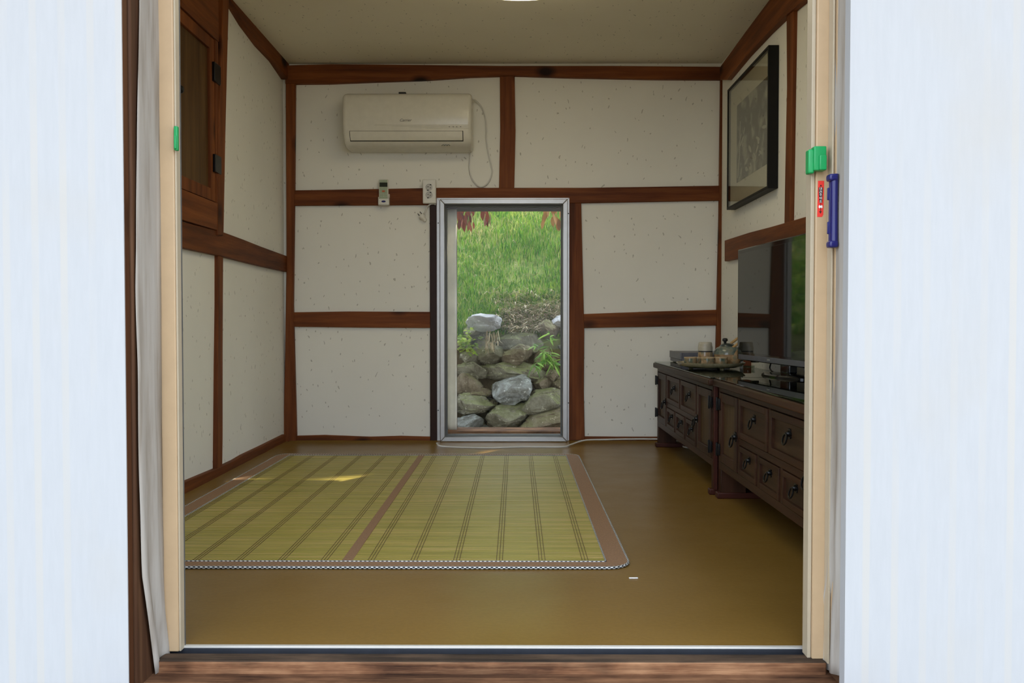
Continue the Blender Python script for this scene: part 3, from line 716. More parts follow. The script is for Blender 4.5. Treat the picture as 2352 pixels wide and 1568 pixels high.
# hanging dead leaves at the top of the window
m_dead = leaf_mat('dead_red_leaves', [(.2, (.10, .018, .008)), (.5, (.28, .06, .022)), (.8, (.48, .20, .08))], .2)
m_dead2 = leaf_mat('dead_tan_leaves', [(.2, (.18, .07, .02)), (.5, (.42, .20, .06)), (.8, (.60, .38, .16))], .2)
def dead_branch(px, py, n, spread, mat, label, Y=5.48):
    c = onY(px, py, Y); t = thing('dead_branch', label, 'branch', (c.x, Y, c.z + .5))
    ms = [leaf_mesh('leaf', .075, .028, mat, 40 + i, .15) for i in range(4)]
    tip = c + Vector((0, 0, .02)); top = Vector((c.x * 1.1, Y, 2.425))
    mkobj('twig', MB().tube([top, (top + tip) / 2 + Vector((.03, 0, 0)), tip], [.006, .004, .002], 6), m_stem, t)
    for i in range(n):
        p = c + Vector((rng.uniform(-spread, spread), rng.uniform(-.05, .05), rng.uniform(-.045, .075)))
        put_leaf(rng.choice(ms), p, t, rng.uniform(0, 2 * PI), rng.uniform(-1.5, -1.0), rng.uniform(-.8, .8), rng.uniform(.7, 1.2))
dead_branch(1068, 494, 30, .055, m_dead, 'reddish dead leaves hanging at the top left of the window view')
dead_branch(1116, 488, 12, .035, m_dead, 'small bunch of reddish dead leaves second from the left at the window top')
dead_branch(1274, 490, 30, .075, m_dead2, 'tan dead leaves hanging at the top right of the window view')
# twigs on the slope
t = thing('fallen_twig', 'pale fallen twig lying in the grass of the slope', 'twig', tuple(onY(1212, 556, 8.3)))
a = onY(1200, 557, 8.25); b = onY(1226, 534, 8.45); a.z += .09; b.z += .09
mkobj('stick', MB().tube([a, (a + b) / 2 + Vector((0, 0, .02)), b], [.010, .009, .005], 6), simple('pale_twig', (.52, .40, .25), .8), t)
mkobj('side_stick', MB().tube([onY(1213, 548, 8.3), onY(1217, 566, 8.22)], [.008, .004], 6), bpy.data.materials['pale_twig'], t)

# unseen tree added on the slope, its crown shaped to dapple the sun
ctr = Vector((-.06, 4.9, .7)) + SDIR * 9.0
tr = thing('tree', 'unseen leafy tree added behind the house to dapple the sun', 'tree', (ctr.x + .3, ctr.y + .6, slope_z(ctr.x + .3, ctr.y + .6)))
b0 = Vector(tr.location)
mkobj('trunk', MB().tube([b0 - Vector((0, 0, .2)), b0 + Vector((-.1, -.1, 1.5)), ctr + Vector((0, .2, .6))], [.14, .11, .04], 10), m_sill2, tr)
for i in range(14):
    e = ctr + Vector((rng.uniform(-2, 2), rng.uniform(-1.4, 1.4), rng.uniform(-1.0, 1.4)))
    mkobj('branch', MB().tube([b0 + Vector((-.1, -.1, 1.4)), (b0 + e) / 2 + Vector((0, 0, .9)), e], [.05, .03, .01], 6), m_sill2, tr)
NL = 15000; g = np.random.default_rng(21)
dd = g.normal(size=(NL, 3)); dd /= np.linalg.norm(dd, axis=1)[:, None]; rr = g.uniform(0, 1, NL) ** .4
P = np.array(ctr) + dd * rr[:, None] * np.array([2.5, 2.0, 1.7])
gaps = [onZ(x, y) for x, y in ((600, 1113), (625, 1112), (650, 1111), (675, 1110), (700, 1109), (725, 1107), (750, 1105), (775, 1103), (800, 1101), (825, 1098), (505, 1108), (515, 1100), (528, 1106), (540, 1108), (1100, 1037), (1130, 1036), (1160, 1036), (670, 1021))] + [onX(527, 990, XL), onX(526, 1005, XL), onX(525, 1020, XL), onX(523, 1035, XL), onX(521, 1050, XL)]
keep = np.ones(NL, bool)
for q in gaps:              # leaves cleared along sun rays to place the light patches indoors
    d_ = P - np.array(q); tt = d_ @ np.array(SDIR); keep &= np.linalg.norm(d_ - tt[:, None] * np.array(SDIR), axis=1) > .085
P = P[keep]; NL = len(P)
o = blades('dapple_foliage', P, g.uniform(.08, .15, NL), g.uniform(.06, .10, NL), np.ones(NL) * 1.2, m_weed, 22); o['kind'] = 'stuff'; o.parent = tr; o.matrix_parent_inverse = Matrix.Translation(-tr.location)

# ------------------------------------------------------------------ cupboard door on the left wall
cp = thing('cupboard_door', 'dark wooden cupboard door set high in the left wall', 'cupboard', tuple(onX(460, 450, XL)))
y1 = onX(498, 300, XL + .03).y; y0 = y1 - .74; yo = onX(505, 300, XL + .03).y
zb = onX(500, 464, XL + .03).z; zt = onX(500, 95, XL + .03).z; XC = XL + .002
mkobj('lintel_board', MB().box(XC, XL + .03, y0 - .08, yo, zt + .003, ZC - .02), m_woody, cp, .003)
mkobj('lower_board', MB().box(XC, XL + .028, y0 - .08, yo, onX(514, 533, XL + .03).z, zb - .004), m_woody, cp, .003)
mkobj('far_stile', MB().box(XC, XL + .026, y1 + .004, yo, zb - .004, zt + .003), m_woodz, cp, .002)
mkobj('near_stile', MB().box(XC, XL + .026, y0 - .08, y0 - .004, zb - .004, zt + .003), m_woodz, cp, .002)
fw = .052
dmb = MB().box(XC, XL + .022, y1 - fw, y1, zb, zt).box(XC, XL + .022, y0, y0 + fw, zb, zt)
dmb.box(XC, XL + .022, y0 + fw, y1 - fw, zb, zb + fw).box(XC, XL + .022, y0 + fw, y1 - fw, zt - fw, zt)
dl = mkobj('door', dmb, m_woodz, cp, .002)
def subp(name, mb, mat, par, root, bevel=0):
    o = mkobj(name, mb, mat, None, bevel); o.parent = par
    o.matrix_parent_inverse = Matrix() ; return o
subp('panel', MB().box(XC, XL + .010, y0 + fw, y1 - fw, zb + fw, zt - fw), wood('cupboard_panel', 2, (.03, .013, .004), (.085, .040, .012), (.15, .078, .024), .5), dl, cp)
for (pa, pb) in ((153, 196), (360, 400)):
    za = onX(505, pa, XL + .03).z; zc = onX(505, pb, XL + .03).z
    subp('hinge', MB().box(XL + .020, XL + .034, y1 - .03, y1 + .045, zc, za), m_iron, dl, cp, .002)
p = onX(409, 205, XL + .03)
subp('knob', MB().lathe([(.004, 0), (.004, .012), (.014, .016), (.016, .024), (.010, .030)], k=16).xf(Matrix.Translation((XL + .02, p.y, p.z)) @ Matrix.Rotation(PI / 2, 4, 'Y')), m_iron, dl, cp)

# ------------------------------------------------------------------ ceiling lamp
LY = 3.265
lm = thing('ceiling_lamp', 'round white ceiling lamp at the middle of the ceiling', 'lamp', (.02, LY, ZC))
LR = .40
mkobj('base_ring', MB().lathe([(LR - .02, -.030), (LR, -.030), (LR, 0), (LR - .02, 0)], (.02, LY, ZC), 64), simple('lamp_base', (.75, .78, .74), .4), lm)
Md = Mat('lit_lamp_cover'); Md.col((.9, .95, .92)); Md.p.inputs['Emission Color'].default_value = (1.0, .87, .58, 1); Md.p.inputs['Emission Strength'].default_value = 4.1
mkobj('diffuser', MB().lathe([(.05, -.105), (.2, -.10), (LR - .06, -.085), (LR - .012, -.066), (LR - .006, -.045), (LR - .006, -.028)], (.02, LY, ZC), 64), Md.set(.3), lm)

# ------------------------------------------------------------------ air conditioner
ac = thing('air_conditioner', 'cream wall-mounted air conditioner high on the back wall', 'air conditioner', (-.6, YB, 1.655))
xa = onY(786, 300, 4.55).x; xb = onY(1083, 300, 4.55).x
prof = [(0, 1.952), (.15, 1.95), (.19, 1.938), (.203, 1.90), (.207, 1.84), (.205, 1.775), (.198, 1.742), (.186, 1.705), (.166, 1.672), (.13, 1.656), (0, 1.652)]
bod = MB().prism([(xa, YB - d, z) for d, z in prof], (xb - xa, 0, 0))
mkobj('body', bod, m_cream_pl, ac, .020, 5, 40)
def pstrip(x0, x1, za, zb_, off, n=8):      # strip following the profile
    def dep(z):
        for (d0, z0), (d1, z1) in zip(prof, prof[1:]):
            if z1 <= z <= z0 and z0 != z1: return d0 + (d1 - d0) * (z0 - z) / (z0 - z1)
        return .2
    pts = [(YB - dep(za + (zb_ - za) * i / n) - off, za + (zb_ - za) * i / n) for i in range(n + 1)]
    poly = [(x0, y, z) for y, z in pts] + [(x0, y + off + .004, z) for y, z in reversed(pts)]
    return MB().prism(poly, (x1 - x0, 0, 0))
fx0 = onY(803, 310, 4.56).x; fx1 = onY(1064, 310, 4.56).x; zf1 = onY(900, 301, 4.56).z; zf0 = onY(900, 325, 4.58).z
mkobj('outlet_slot', pstrip(fx0, fx1, zf1, zf0, .0012), m_dark, ac)
mkobj('louver', pstrip(fx0 + .003, fx1 - .004, zf1 - .0015, zf0 + .004, .003), m_cream_pl, ac, .001)
for i, z in enumerate((1.768, 1.762, 1.756, 1.750)): mkobj('trim_line', pstrip(onY(860 + 40 * i, 290, 4.55).x, xb - .016, z, z - .0022, .0022, 2), m_cream_pl, ac, .0005)
p = onY(931, 276, YB - .208)
text_mesh('Carrier', .0215, Matrix.Translation(p) @ Matrix.Rotation(PI / 2, 4, 'X'), m_greyline, 'lettering', ac, .35)
for px in (1032, 1041, 1049, 1058): p = onY(px, 290.5, 4.54); mkobj('indicator', MB().box(p.x - .003, p.x + .003, YB - .2085, YB - .2, p.z - .0012, p.z + .0012), m_greyline, ac)
p = onY(1024, 334, 4.585); m_badge = simple('badge_print', (.10, .13, .12), .5)
bz = Matrix.Translation(p) @ Matrix.Rotation(R(-32), 4, 'X')
mb = MB()
for (cx, w_) in ((0, .010), (-.014, .009), (.014, .009)):
    mb.tube([(cx - w_, -.002, -.003), (cx - w_ * .5, -.002, .002), (cx, -.002, .0035), (cx + w_ * .5, -.002, .002), (cx + w_, -.002, -.003)], .0016, 5)
mkobj('emblem', mb.xf(bz), m_badge, ac)
p0 = onY(926, 210.5, 4.66); mkobj('top_bracket', MB().box(p0.x - .02, p0.x + .02, 4.62, YB, 1.951, 1.966), m_dark, ac, .002)
path = [(1084, 226), (1094, 231), (1106, 246), (1115, 272), (1117, 300), (1117, 322), (1121, 350), (1128, 380), (1130, 398), (1122, 418), (1108, 429), (1096, 425), (1084, 410), (1078, 388), (1079, 362), (1080, 336)]
P = [onY(x, y, YB - .010) for x, y in path]; P[0] = onY(1083, 228, YB - .06); P[1] = onY(1092, 231, YB - .03); P[-1] = onY(1079, 338, YB - .05)
def smoothp(P, n=5):
    out = []
    for i in range(len(P) - 1):
        a, b, c, d = P[max(i - 1, 0)], P[i], P[i + 1], P[min(i + 2, len(P) - 1)]
        for k in range(n):
            u = k / n; out.append(.5 * ((2 * b) + (c - a) * u + (2 * a - 5 * b + 4 * c - d) * u * u + (3 * b - a - 3 * c + d) * u ** 3))
    return out + [P[-1]]
mkobj('power_cord', MB().tube(smoothp(P), .0042, 8), m_cord, ac)

# remote and holder
h = thing('remote_holder', 'white wall cup holding the air conditioner remote', 'holder', tuple(onY(881, 471)))
YR = YB - .02
a = onY(868.5, 471, YR - .03); b = onY(893.5, 456, YR - .03)
mkobj('cup', MB().box(a.x, b.x, YR - .030, YR - .027, a.z, b.z).box(a.x, b.x, YR - .030, YR, a.z, a.z + .004).box(a.x, a.x + .003, YR - .030, YR, a.z, b.z + .01).box(b.x - .003, b.x, YR - .030, YR, a.z, b.z + .01).box(a.x, b.x, YR - .004, YR, a.z, b.z + .03), m_white, h, .0014)
p = onY(881, 462.5, YR - .031); mkobj('oval_badge', MB().lathe([(.0125, 0), (.0125, .001)], k=24).xf(Matrix.Translation(p) @ Matrix.Rotation(PI / 2, 4, 'X') @ Matrix.Diagonal((1, .45, 1, 1))), m_blue, h)
r_ = thing('remote_control', 'white air conditioner remote with dark display standing in the wall holder', 'remote', tuple(onY(881, 468)))
a = onY(870, 468, YR - .022); b = onY(892, 411.5, YR - .022)
mkobj('case', MB().box(a.x + .001, b.x - .001, YR - .0255, YR - .006, a.z, b.z), m_white, r_, .004, 3)
def rb(px0, px1, py0, py1, mat, name, d): q0 = onY(px0, py1, YR - .026); q1 = onY(px1, py0, YR - .026); mkobj(name, MB().box(q0.x, q1.x, YR - .026 - d, YR - .025, q0.z, q1.z), mat, r_, .0006)
rb(871.5, 890, 413, 456, simple('sage_keypad', (.34, .40, .27), .5), 'keypad', .0004)
rb(871.5, 890, 419, 429, simple('lcd_dark', (.025, .032, .022), .2), 'display', .0008)
rb(877.5, 884, 437, 441, simple('orange_button', (.55, .13, .04), .4), 'power_button', .0014)
for i in range(3):
    for j in range(2): rb(873 + i * 6, 877 + i * 6, 444 + j * 5.5, 447 + j * 5.5, simple('key', (.40, .45, .33), .5) if i + j == 0 else bpy.data.materials['key'], 'button', .0012)

# wall outlet
ot_ = thing('wall_outlet', 'white double socket outlet left above the window', 'outlet', tuple(onY(986, 467)))
a = onY(971, 466.5, YR - .03); b = onY(1001, 412, YR - .03)
mkobj('plate', MB().box(a.x, b.x, YR - .030, YR, a.z, b.z), m_white, ot_, .003)
for py in (430, 447.5):
    p = onY(985.5, py, YR - .031)
    Mx = Matrix.Translation(p) @ Matrix.Rotation(PI / 2, 4, 'X')
    s_ = mkobj('socket', MB().lathe([(.0195, -.001), (.0200, .002), (.0175, .002), (.0170, -.0005)], k=32).xf(Mx), simple('socket_ring', (.50, .48, .43), .4) if py == 430 else bpy.data.materials['socket_ring'], ot_)
    for (dx, dz) in ((-.0055, .003), (.0075, -.003)):
        q = mkobj('pin_hole', MB().lathe([(.0024, 0), (.0024, .0032)], k=12).xf(Matrix.Translation(p + Vector((dx, 0, dz))) @ Matrix.Rotation(PI / 2, 4, 'X')), m_dark, None); q.parent = s_
    for (dx, dz) in ((.009, .0145), (-.006, -.0165)):
        q = mkobj('earth_clip', MB().box(p.x + dx - .004, p.x + dx + .004, p.y - .0035, p.y, p.z + dz - .0025, p.z + dz + .0025), m_dark, None); q.parent = s_
# loose plug
pl = thing('power_plug', 'white plug hanging on its cord beside the window top', 'plug', tuple(onY(970, 505)))
P = [onY(1001, 470, YB - .03), onY(995, 468, YB - .03), onY(987, 470, YB - .03), onY(980, 477, YB - .026), onY(977, 488, YB - .024), onY(976, 498, YB - .02)]
mkobj('cord', MB().tube(smoothp(P), .004, 8), m_cord, pl)
p = onY(971, 499, YB - .018); M_ = Matrix.Translation(p) @ Matrix.Rotation(R(-40), 4, 'Y')
mkobj('plug_body', MB().lathe([(.007, -.028), (.011, -.022), (.012, -.008), (.017, 0), (.017, .014), (.015, .017)], k=20).xf(M_ @ Matrix.Rotation(0, 4, 'X')), m_white, pl)
for dx in (-.0085, .0085): mkobj('pin', MB().tube([(dx, 0, .017), (dx, 0, .035)], .0022, 8).xf(M_), m_iron, pl)
# white cable on the floor
cpts = [onZ(1003, 1017, .03), onZ(1012, 1024, .012), onZ(1060, 1027, .006), onZ(1130, 1028, .006), onZ(1200, 1026, .006), onZ(1290, 1026, .006), onZ(1310, 1021, .010), onZ(1330, 1014, .020), onZ(1350, 1010, .028), onZ(1390, 1009, .032), onZ(1440, 1008, .034), onZ(1510, 1008, .034), onZ(1545, 1010, .03), onZ(1560, 1014, .02), onZ(1566, 1022, .008), onZ(1575, 1027, .006), onZ(1600, 1028, .006)]
for p in cpts: p.y = min(p.y, YB - .045)
mb = MB().tube(smoothp(cpts), .0042, 8)
tag(mkobj('floor_cable', mb, m_cord), 'white cable lying along the floor under the window', 'cable')

# ------------------------------------------------------------------ picture
pc = thing('picture', 'ink landscape picture in a deep black frame on the right wall', 'picture', (XR, 4.04, 1.28))
fa = onX(1790, 103, XR); zp1 = fa.z; zp0 = onX(1788, 432, XR).z; yn = fa.y; XP = XR - .048
yfr = onX(1669, 480, XP).y
mb = MB(); fr_ = .012
mb.box(XP, XR - .001, yn, yn + fr_, zp0, zp1).box(XP, XR - .001, yfr - fr_, yfr, zp0, zp1).box(XP, XR - .001, yn + fr_, yfr - fr_, zp0, zp0 + fr_).box(XP, XR - .001, yn + fr_, yfr - fr_, zp1 - fr_, zp1)
mkobj('frame', mb, simple('black_frame', (.007, .007, .006), .5, spec=.2), pc, .0015)
mkobj('mount', MB().box(XR - .032, XR - .028, yn + fr_, yfr - fr_, zp0 + fr_, zp1 - fr_), simple('cream_mount', (.52, .48, .36), .8, 0, .05), pc)
def mk_ink():
    M = Mat('ink_landscape'); v = M.coord((1, 3.2, 3.2)); a = M.noise(v, 1.6, 8, .62)
    wv = M.n('ShaderNodeTexWave', {'Vector': M.n('ShaderNodeMapping', {'Vector': v, 'Rotation': (R(35), 0, 0)}).outputs[0], 'Scale': 1.1, 'Distortion': 9.0, 'Detail': 5.0, 'Detail Scale': 2.0}).outputs[1]
    f = M.n('ShaderNodeMath', {0: a, 1: wv}, operation='MULTIPLY').outputs[0]
    M.col(M.ramp(f, [(.05, (.10, .10, .085)), (.2, (.19, .18, .15)), (.38, (.30, .285, .23)), (.6, (.44, .41, .32))]))
    return M.set(.85, spec=.2)
m_ink = mk_ink()
ya, yb, za, zb2 = yn + .05, yfr - .14, zp0 + .12, zp1 - .12
mkobj('painting', MB().box(XR - .0335, XR - .0318, ya, yb, za, zb2), m_ink, pc)
m_ink1 = simple('ink_wash_dark', (.12, .12, .10), .85, 0, .3, 20); m_ink2 = simple('ink_wash_pale', (.40, .375, .30), .85, 0, .15, 20)
def blob(cy, cz, w_, h_, ang, mat, x):
    pts = [(x, cy + (w_ * math.cos(a) * math.cos(ang) - h_ * math.sin(a) * math.sin(ang)), cz + (w_ * math.cos(a) * math.sin(ang) + h_ * math.sin(a) * math.cos(ang))) for a in [i * PI / 8 for i in range(16)]]
    mkobj('brush_mark', MB().prism(pts, (.0003, 0, 0)), mat, pc)
for i in range(26):
    u = rng.random(); cy = ya + .05 + u * (yb - ya - .1); cz = za + .03 + rng.random() ** 1.4 * .22
    blob(cy, cz, rng.uniform(.012, .04), rng.uniform(.004, .012), rng.uniform(-.9, .9), rng.choice([m_ink1, m_ink2, m_ink2]), XR - .0342 - i * 2e-5)
mkobj('brush_mark', MB().tube([(XR - .0345, yb - .03, za + .02), (XR - .0345, yb - .06, za + .12), (XR - .0345, yb - .07, za + .3)], [.004, .003, .002], 5), m_ink2, pc)
mkobj('glazing', MB().box(XP + .003, XP + .005, yn + fr_, yfr - fr_, zp0 + fr_, zp1 - fr_), m_picglass, pc)

# ------------------------------------------------------------------ chests
CL = 1.325; CH = .465; CW = .372
def ring_pull(par, y, z, s=1.0, x=-.001):
    s *= .9
    mb = MB()
    for k_ in range(6):
        a = k_ * PI / 3; mb.lathe([(.0075 * s, 0), (.0075 * s, .003)], k=10).xf(Matrix.Translation((x, y + .011 * s * math.cos(a), z + .011 * s * math.sin(a))) @ Matrix.Rotation(-PI / 2, 4, 'Y'), len(mb.v) - 20)
    n0 = len(mb.v); mb.lathe([(.010 * s, 0), (.010 * s, .006), (.006 * s, .013), (.003 * s, .015)], k=12).xf(Matrix.Translation((x, y, z)) @ Matrix.Rotation(-PI / 2, 4, 'Y'), n0)
    mb.tube([(x - .012 - .004 * (1 - math.cos(a)), y + .018 * s * math.sin(a), z - .018 * s + .018 * s * math.cos(a)) for a in [i * 2 * PI / 20 for i in range(20)]], .0032 * s, 8, True)
    o = mkobj('ring_pull', mb, m_iron, None); o.parent = par; return o
def make_chest(label, loc, rz):
    t = thing('low_chest', label, 'chest', loc, 'low wooden chests along the right wall', rz, True)
    H = CL / 2
    mkobj('top', MB().box(-.022, CW, -H, H, .437, CH - .001), m_chest_y, t, .006, 3)
    b = .018; zb_, zt_ = .115, .437
    mkobj('carcass', MB().box(.016, CW - .004, -H + .02, H - .02, zb_, zt_), m_chest_y, t, .002)
    ff = MB(); e = H - .02
    yd = e - .285; z_mid = .262
    ff.box(0, .016, -e, e, zt_ - .020, zt_).box(0, .016, -e, e, zb_, zb_ + .030)
    for y in (-e, e - .016, -yd - .008, yd - .008): ff.box(0, .016, y, y + .016, zb_ + .030, zt_ - .020)
    ff.box(0, .016, -yd + .008, yd - .008, z_mid - .012, z_mid + .012).box(0, .016, -.009, .009, z_mid + .012, zt_ - .020)
    for y in (-yd / 3, yd / 3): ff.box(0, .016, y - .009, y + .009, zb_ + .030, z_mid - .012)
    mkobj('face_frame', ff, m_chest_y, t, .0015)
    def framed(name, ya, yb, za, zb, fw, pm, grain):
        mb = MB().box(-.004, .012, ya, ya + fw, za, zb).box(-.004, .012, yb - fw, yb, za, zb).box(-.004, .012, ya + fw, yb - fw, za, za + fw).box(-.004, .012, ya + fw, yb - fw, zb - fw, zb)
        d = mkobj(name, mb, grain, t, .0012)
        q = mkobj('panel', MB().box(.006, .012, ya + fw, yb - fw, za + fw, zb - fw), pm, None); q.parent = d
        return d
    g_ = .0025
    for s in (-1, 1):
        ya, yb = sorted((s * (yd + .008), s * (e - .016))); za, zb = zb_ + .030 + g_, zt_ - .020 - g_
        d = framed('door', ya + g_, yb - g_, za, zb, .034, m_panel_z, m_chest_z)
        for z in (za + .045, zb - .045):
            q = mkobj('hinge', MB().box(-.010, -.003, s * (e - .016) - .022, s * (e - .016) + .022, z - .022, z + .022).box(-.016, -.008, s * (e - .016) - .004, s * (e - .016) + .004, z - .026, z + .026), m_iron, None, .0015); q.parent = d
        ring_pull(d, s * (yd + .022), .275, 1.15, -.005)
    for ya, yb in ((-yd + .008, -.009), (.009, yd - .008)):
        d = framed('drawer', ya + g_, yb - g_, z_mid + .012 + g_, zt_ - .020 - g_, .022, m_panel_y, m_chest_y); ring_pull(d, (ya + yb) / 2, (z_mid + zt_) / 2 + .012, 1.0, .006)
    for i in range(3):
        ya, yb = -yd + 2 * yd * i / 3 + .009, -yd + 2 * yd * (i + 1) / 3 - .009
        d = framed('drawer', ya + g_, yb - g_, zb_ + .030 + g_, z_mid - .012 - g_, .018, m_panel_y, m_chest_y); ring_pull(d, (ya + yb) / 2, (zb_ + .030 + z_mid) / 2 + .010, .9, .006)
    for s in (-1, 1):
        y = s * (H - .035)
        for xa_, xb_ in ((.002, .10), (CW - .10, CW - .006)):
            mkobj('leg', MB().box(xa_, xb_, y - .012, y + .012, .022, zb_ + .002), m_chest_z, t, .002)
        mkobj('end_post', MB().box(.002, .018, s * (H - .018) - .012, s * (H - .018) + .012, .022, zt_), m_red, t, .002)
        mkobj('foot_bar', MB().box(-.012, CW - .004, y - .016, y + .024 if s > 0 else y + .016, 0, .024), m_red, t, .004)
    return t
f1 = onZ(1510, 1025, 0); f2 = onZ(1651, 1138, 0)
YJ = 3.262; far_end = YJ + CL + .004
ch1 = make_chest('dark wooden low chest at the far end under the tea tray', (.783, YJ + .004 + CL / 2, 0), R(-.5) * 0)
ch2 = make_chest('dark wooden low chest nearer the doorway under the television', (.797, YJ - CL / 2, 0), 0)
for (c_, lab) in ((ch1, 'green-tinted glass sheet on the far chest'), (ch2, 'green-tinted glass sheet on the near chest')):
    y = c_.location.y; x = c_.location.x
    tag(mkobj('glass_sheet', MB().box(x - .014, x + CW - .004, y - CL / 2 + .005, y + CL / 2 - .005, CH, CH + .005), m_topglass, None, .001), lab, 'glass sheet')
ZT = CH + .0055

# ------------------------------------------------------------------ television
tvW, tvH = .90, .505
tva = R(4.8)
T0 = Vector((1.078, 3.365, 0))
tv = thing('television', 'black flat television standing on the near chest', 'television', (T0.x, T0.y, ZT), None, tva, True)
z0 = .516 - ZT; z1 = z0 + tvH
mkobj('body', MB().box(-.022, .03, -tvW / 2, tvW / 2, z0, z1), m_black, tv, .006, 3)
mkobj('screen', MB().box(-.0245, -.021, -tvW / 2 + .022, tvW / 2 - .022, z0 + .035, z1 - .022), simple('dark_screen', (.010, .012, .012), .035, 0, .05, spec=.6), tv, .0004)
mkobj('speaker_bar', MB().box(-.0235, -.0215, -tvW / 2 + .02, tvW / 2 - .02, z0 + .004, z0 + .026), m_grey, tv, .001)
mkobj('badge', MB().box(-.0265, -.023, .06, .085, z0 + .012, z0 + .018), m_alu, tv, .001)
for y in (-.3, .3): mkobj('rear_foot', MB().box(-.01, .02, y - .012, y + .012, z0 - .006, z0 + .002), m_black, tv, .001)
mb = MB().lathe([(1, 0), (1, .006), (.93, .013), (.2, .020)], k=48)
mkobj('stand_base', mb.xf(Matrix.Translation((-.004, -.06, 0)) @ Matrix.Diagonal((.070, .19, .8, 1))), m_black, tv)
mkobj('neck', MB().box(-.012, .024, -.105, -.015, .012, z0 + .02), m_black, tv, .008, 3)
P = [Vector((1.10, 3.53, .60)), Vector((1.085, 3.52, .52)), Vector((1.075, 3.50, .49)), Vector((1.09, 3.46, ZT + .005)), Vector((1.15, 3.45, ZT + .005))]
Mi = (Matrix.Translation(tv.location) @ Matrix.Rotation(tva, 4, 'Z')).inverted()
mkobj('power_cable', MB().tube(smoothp(P), .003, 8).xf(Mi), m_black, tv)

# ------------------------------------------------------------------ things on the far chest
def glaze(name, a, b, c, d):
    M = Mat(name); v = M.coord(rnd=True); f = M.noise(v, 26, 5, .6); M.col(M.ramp(f, [(.30, a), (.45, b), (.56, c), (.70, d)])); M.bump(f, .3, .002); return M.set(.18, spec=.5)
m_glz = glaze('mottled_green_brown_glaze', (.014, .026, .026), (.10, .125, .085), (.26, .17, .085), (.42, .32, .20))
m_glz2 = glaze('brown_stoneware', (.17, .095, .045), (.28, .17, .08), (.36, .24, .125), (.18, .18, .12))
m_glz3 = glaze('grey_green_glaze', (.03, .045, .04), (.11, .135, .11), (.19, .20, .15), (.20, .16, .09))
m_rim = simple('tan_stoneware_rim', (.42, .30, .16), .45)
m_trayc = glaze('olive_tray_glaze', (.16, .15, .085), (.26, .235, .13), (.36, .30, .17), (.20, .21, .13))
sb = thing('set_top_box', 'grey set-top box at the back corner of the far chest', 'set-top box', (1.0, 4.46, ZT))
mkobj('case', MB().box(.868, 1.12, 4.33, 4.62, ZT + .004, ZT + .058), m_grey, sb, .002)
mkobj('front_panel', MB().box(.858, .8679, 4.328, 4.622, ZT + .022, ZT + .060), m_grey2, sb, .002)
mkobj('front_lower', MB().box(.862, .8679, 4.332, 4.618, ZT + .004, ZT + .0215), m_grey, sb, .001)
for i in range(6): mkobj('vent_slot', MB().box(.95 + i * .011, .956 + i * .011, 4.3288, 4.331, ZT + .028, ZT + .040), m_dark, sb)
for x in (.885, 1.10):
    for y in (4.35, 4.60): mkobj('foot', MB().box(x - .01, x + .01, y - .01, y + .01, ZT, ZT + .0045), m_dark, sb)
tc = onZ(1632, 841, ZT + .01)
ty = thing('tea_tray', 'round olive stoneware tray on the far chest', 'tray', (tc.x, tc.y, ZT))
wv = lambda a, z: 1 + .012 * math.sin(a * 9)
mkobj('dish', MB().lathe([(.06, .010), (.11, .012), (.142, .020), (.156, .030), (.159, .030), (.157, .026), (.143, .014), (.115, .006), (.06, .0045), (.02, .0045), (.02, .010)], (tc.x, tc.y, ZT), 54, 0, wv), m_trayc, ty, ang=60)
for i in range(3):
    a = i * 2 * PI / 3 - 1.2; mkobj('foot', MB().lathe([(.010, 0), (.012, .008)], (tc.x + .09 * math.cos(a), tc.y + .09 * math.sin(a), ZT), 12), m_trayc, ty)
zt = ZT + .0135
def cup(px, Yc, label, sc=1.0):
    x = onY(px, 800, Yc).x; t = thing('tea_cup', label, 'cup', (x, Yc, zt), 'glazed tea cups on the tray')
    q = .031 * sc; hh = .044 * sc; wv_ = lambda a, z: 1 + .03 * math.sin(a * 6 + 1)
    o = mkobj('cup_body', MB().lathe([(q * .8, 0), (q * .93, .006), (q, .02), (q * .97, hh - .006)], (x, Yc, zt), 30, 0, wv_), m_glz, t, ang=60)
    mkobj('rim', MB().lathe([(q * .97, hh - .0062), (q * 1.0, hh - .003), (q * .98, hh), (q * .88, hh), (q * .84, hh - .02), (.004, hh - .028)], (x, Yc, zt), 30, 0, wv_), m_rim, t, ang=60)
cup(1586, tc.y - .03, 'green-brown glazed tea cup at the left edge of the tray', .95)
cup(1603, tc.y + .03, 'dark glazed tea cup second from the left on the tray', .9)
cup(1626, tc.y - .085, 'green-streaked glazed tea cup at the front centre of the tray')
cup(1656, tc.y - .075, 'mottled glazed tea cup on the tray in front of the teapot')
x = onY(1620, 800, tc.y + .055).x; yj = tc.y + .055
jr = thing('tea_jar', 'brown stoneware jar with a beige inverted cup for a lid', 'jar', (x, yj, zt))
mkobj('jar_body', MB().lathe([(.028, 0), (.034, .010), (.0345, .045), (.0335, .062)], (x, yj, zt), 30), m_glz2, jr, ang=60)
mkobj('dark_seal', MB().lathe([(.0335, .0621), (.0335, .068)], (x, yj, zt), 30), m_dark, jr)
mkobj('lid', MB().lathe([(.034, .0681), (.0345, .078), (.034, .088), (.0325, .0885), (.0325, .091), (.031, .106), (.028, .109)], (x, yj, zt), 30), simple('beige_lid', (.42, .38, .29), .4), jr, ang=40)
x = onY(1671, 800, tc.y + .035).x; yp = tc.y + .035
tp = thing('teapot', 'mottled stoneware teapot with bamboo bail handle on the tray', 'teapot', (x, yp, zt))
mkobj('pot_body', MB().lathe([(.040, 0), (.055, .012), (.064, .035), (.0645, .052)], (x, yp, zt), 36), m_glz2, tp, ang=60)
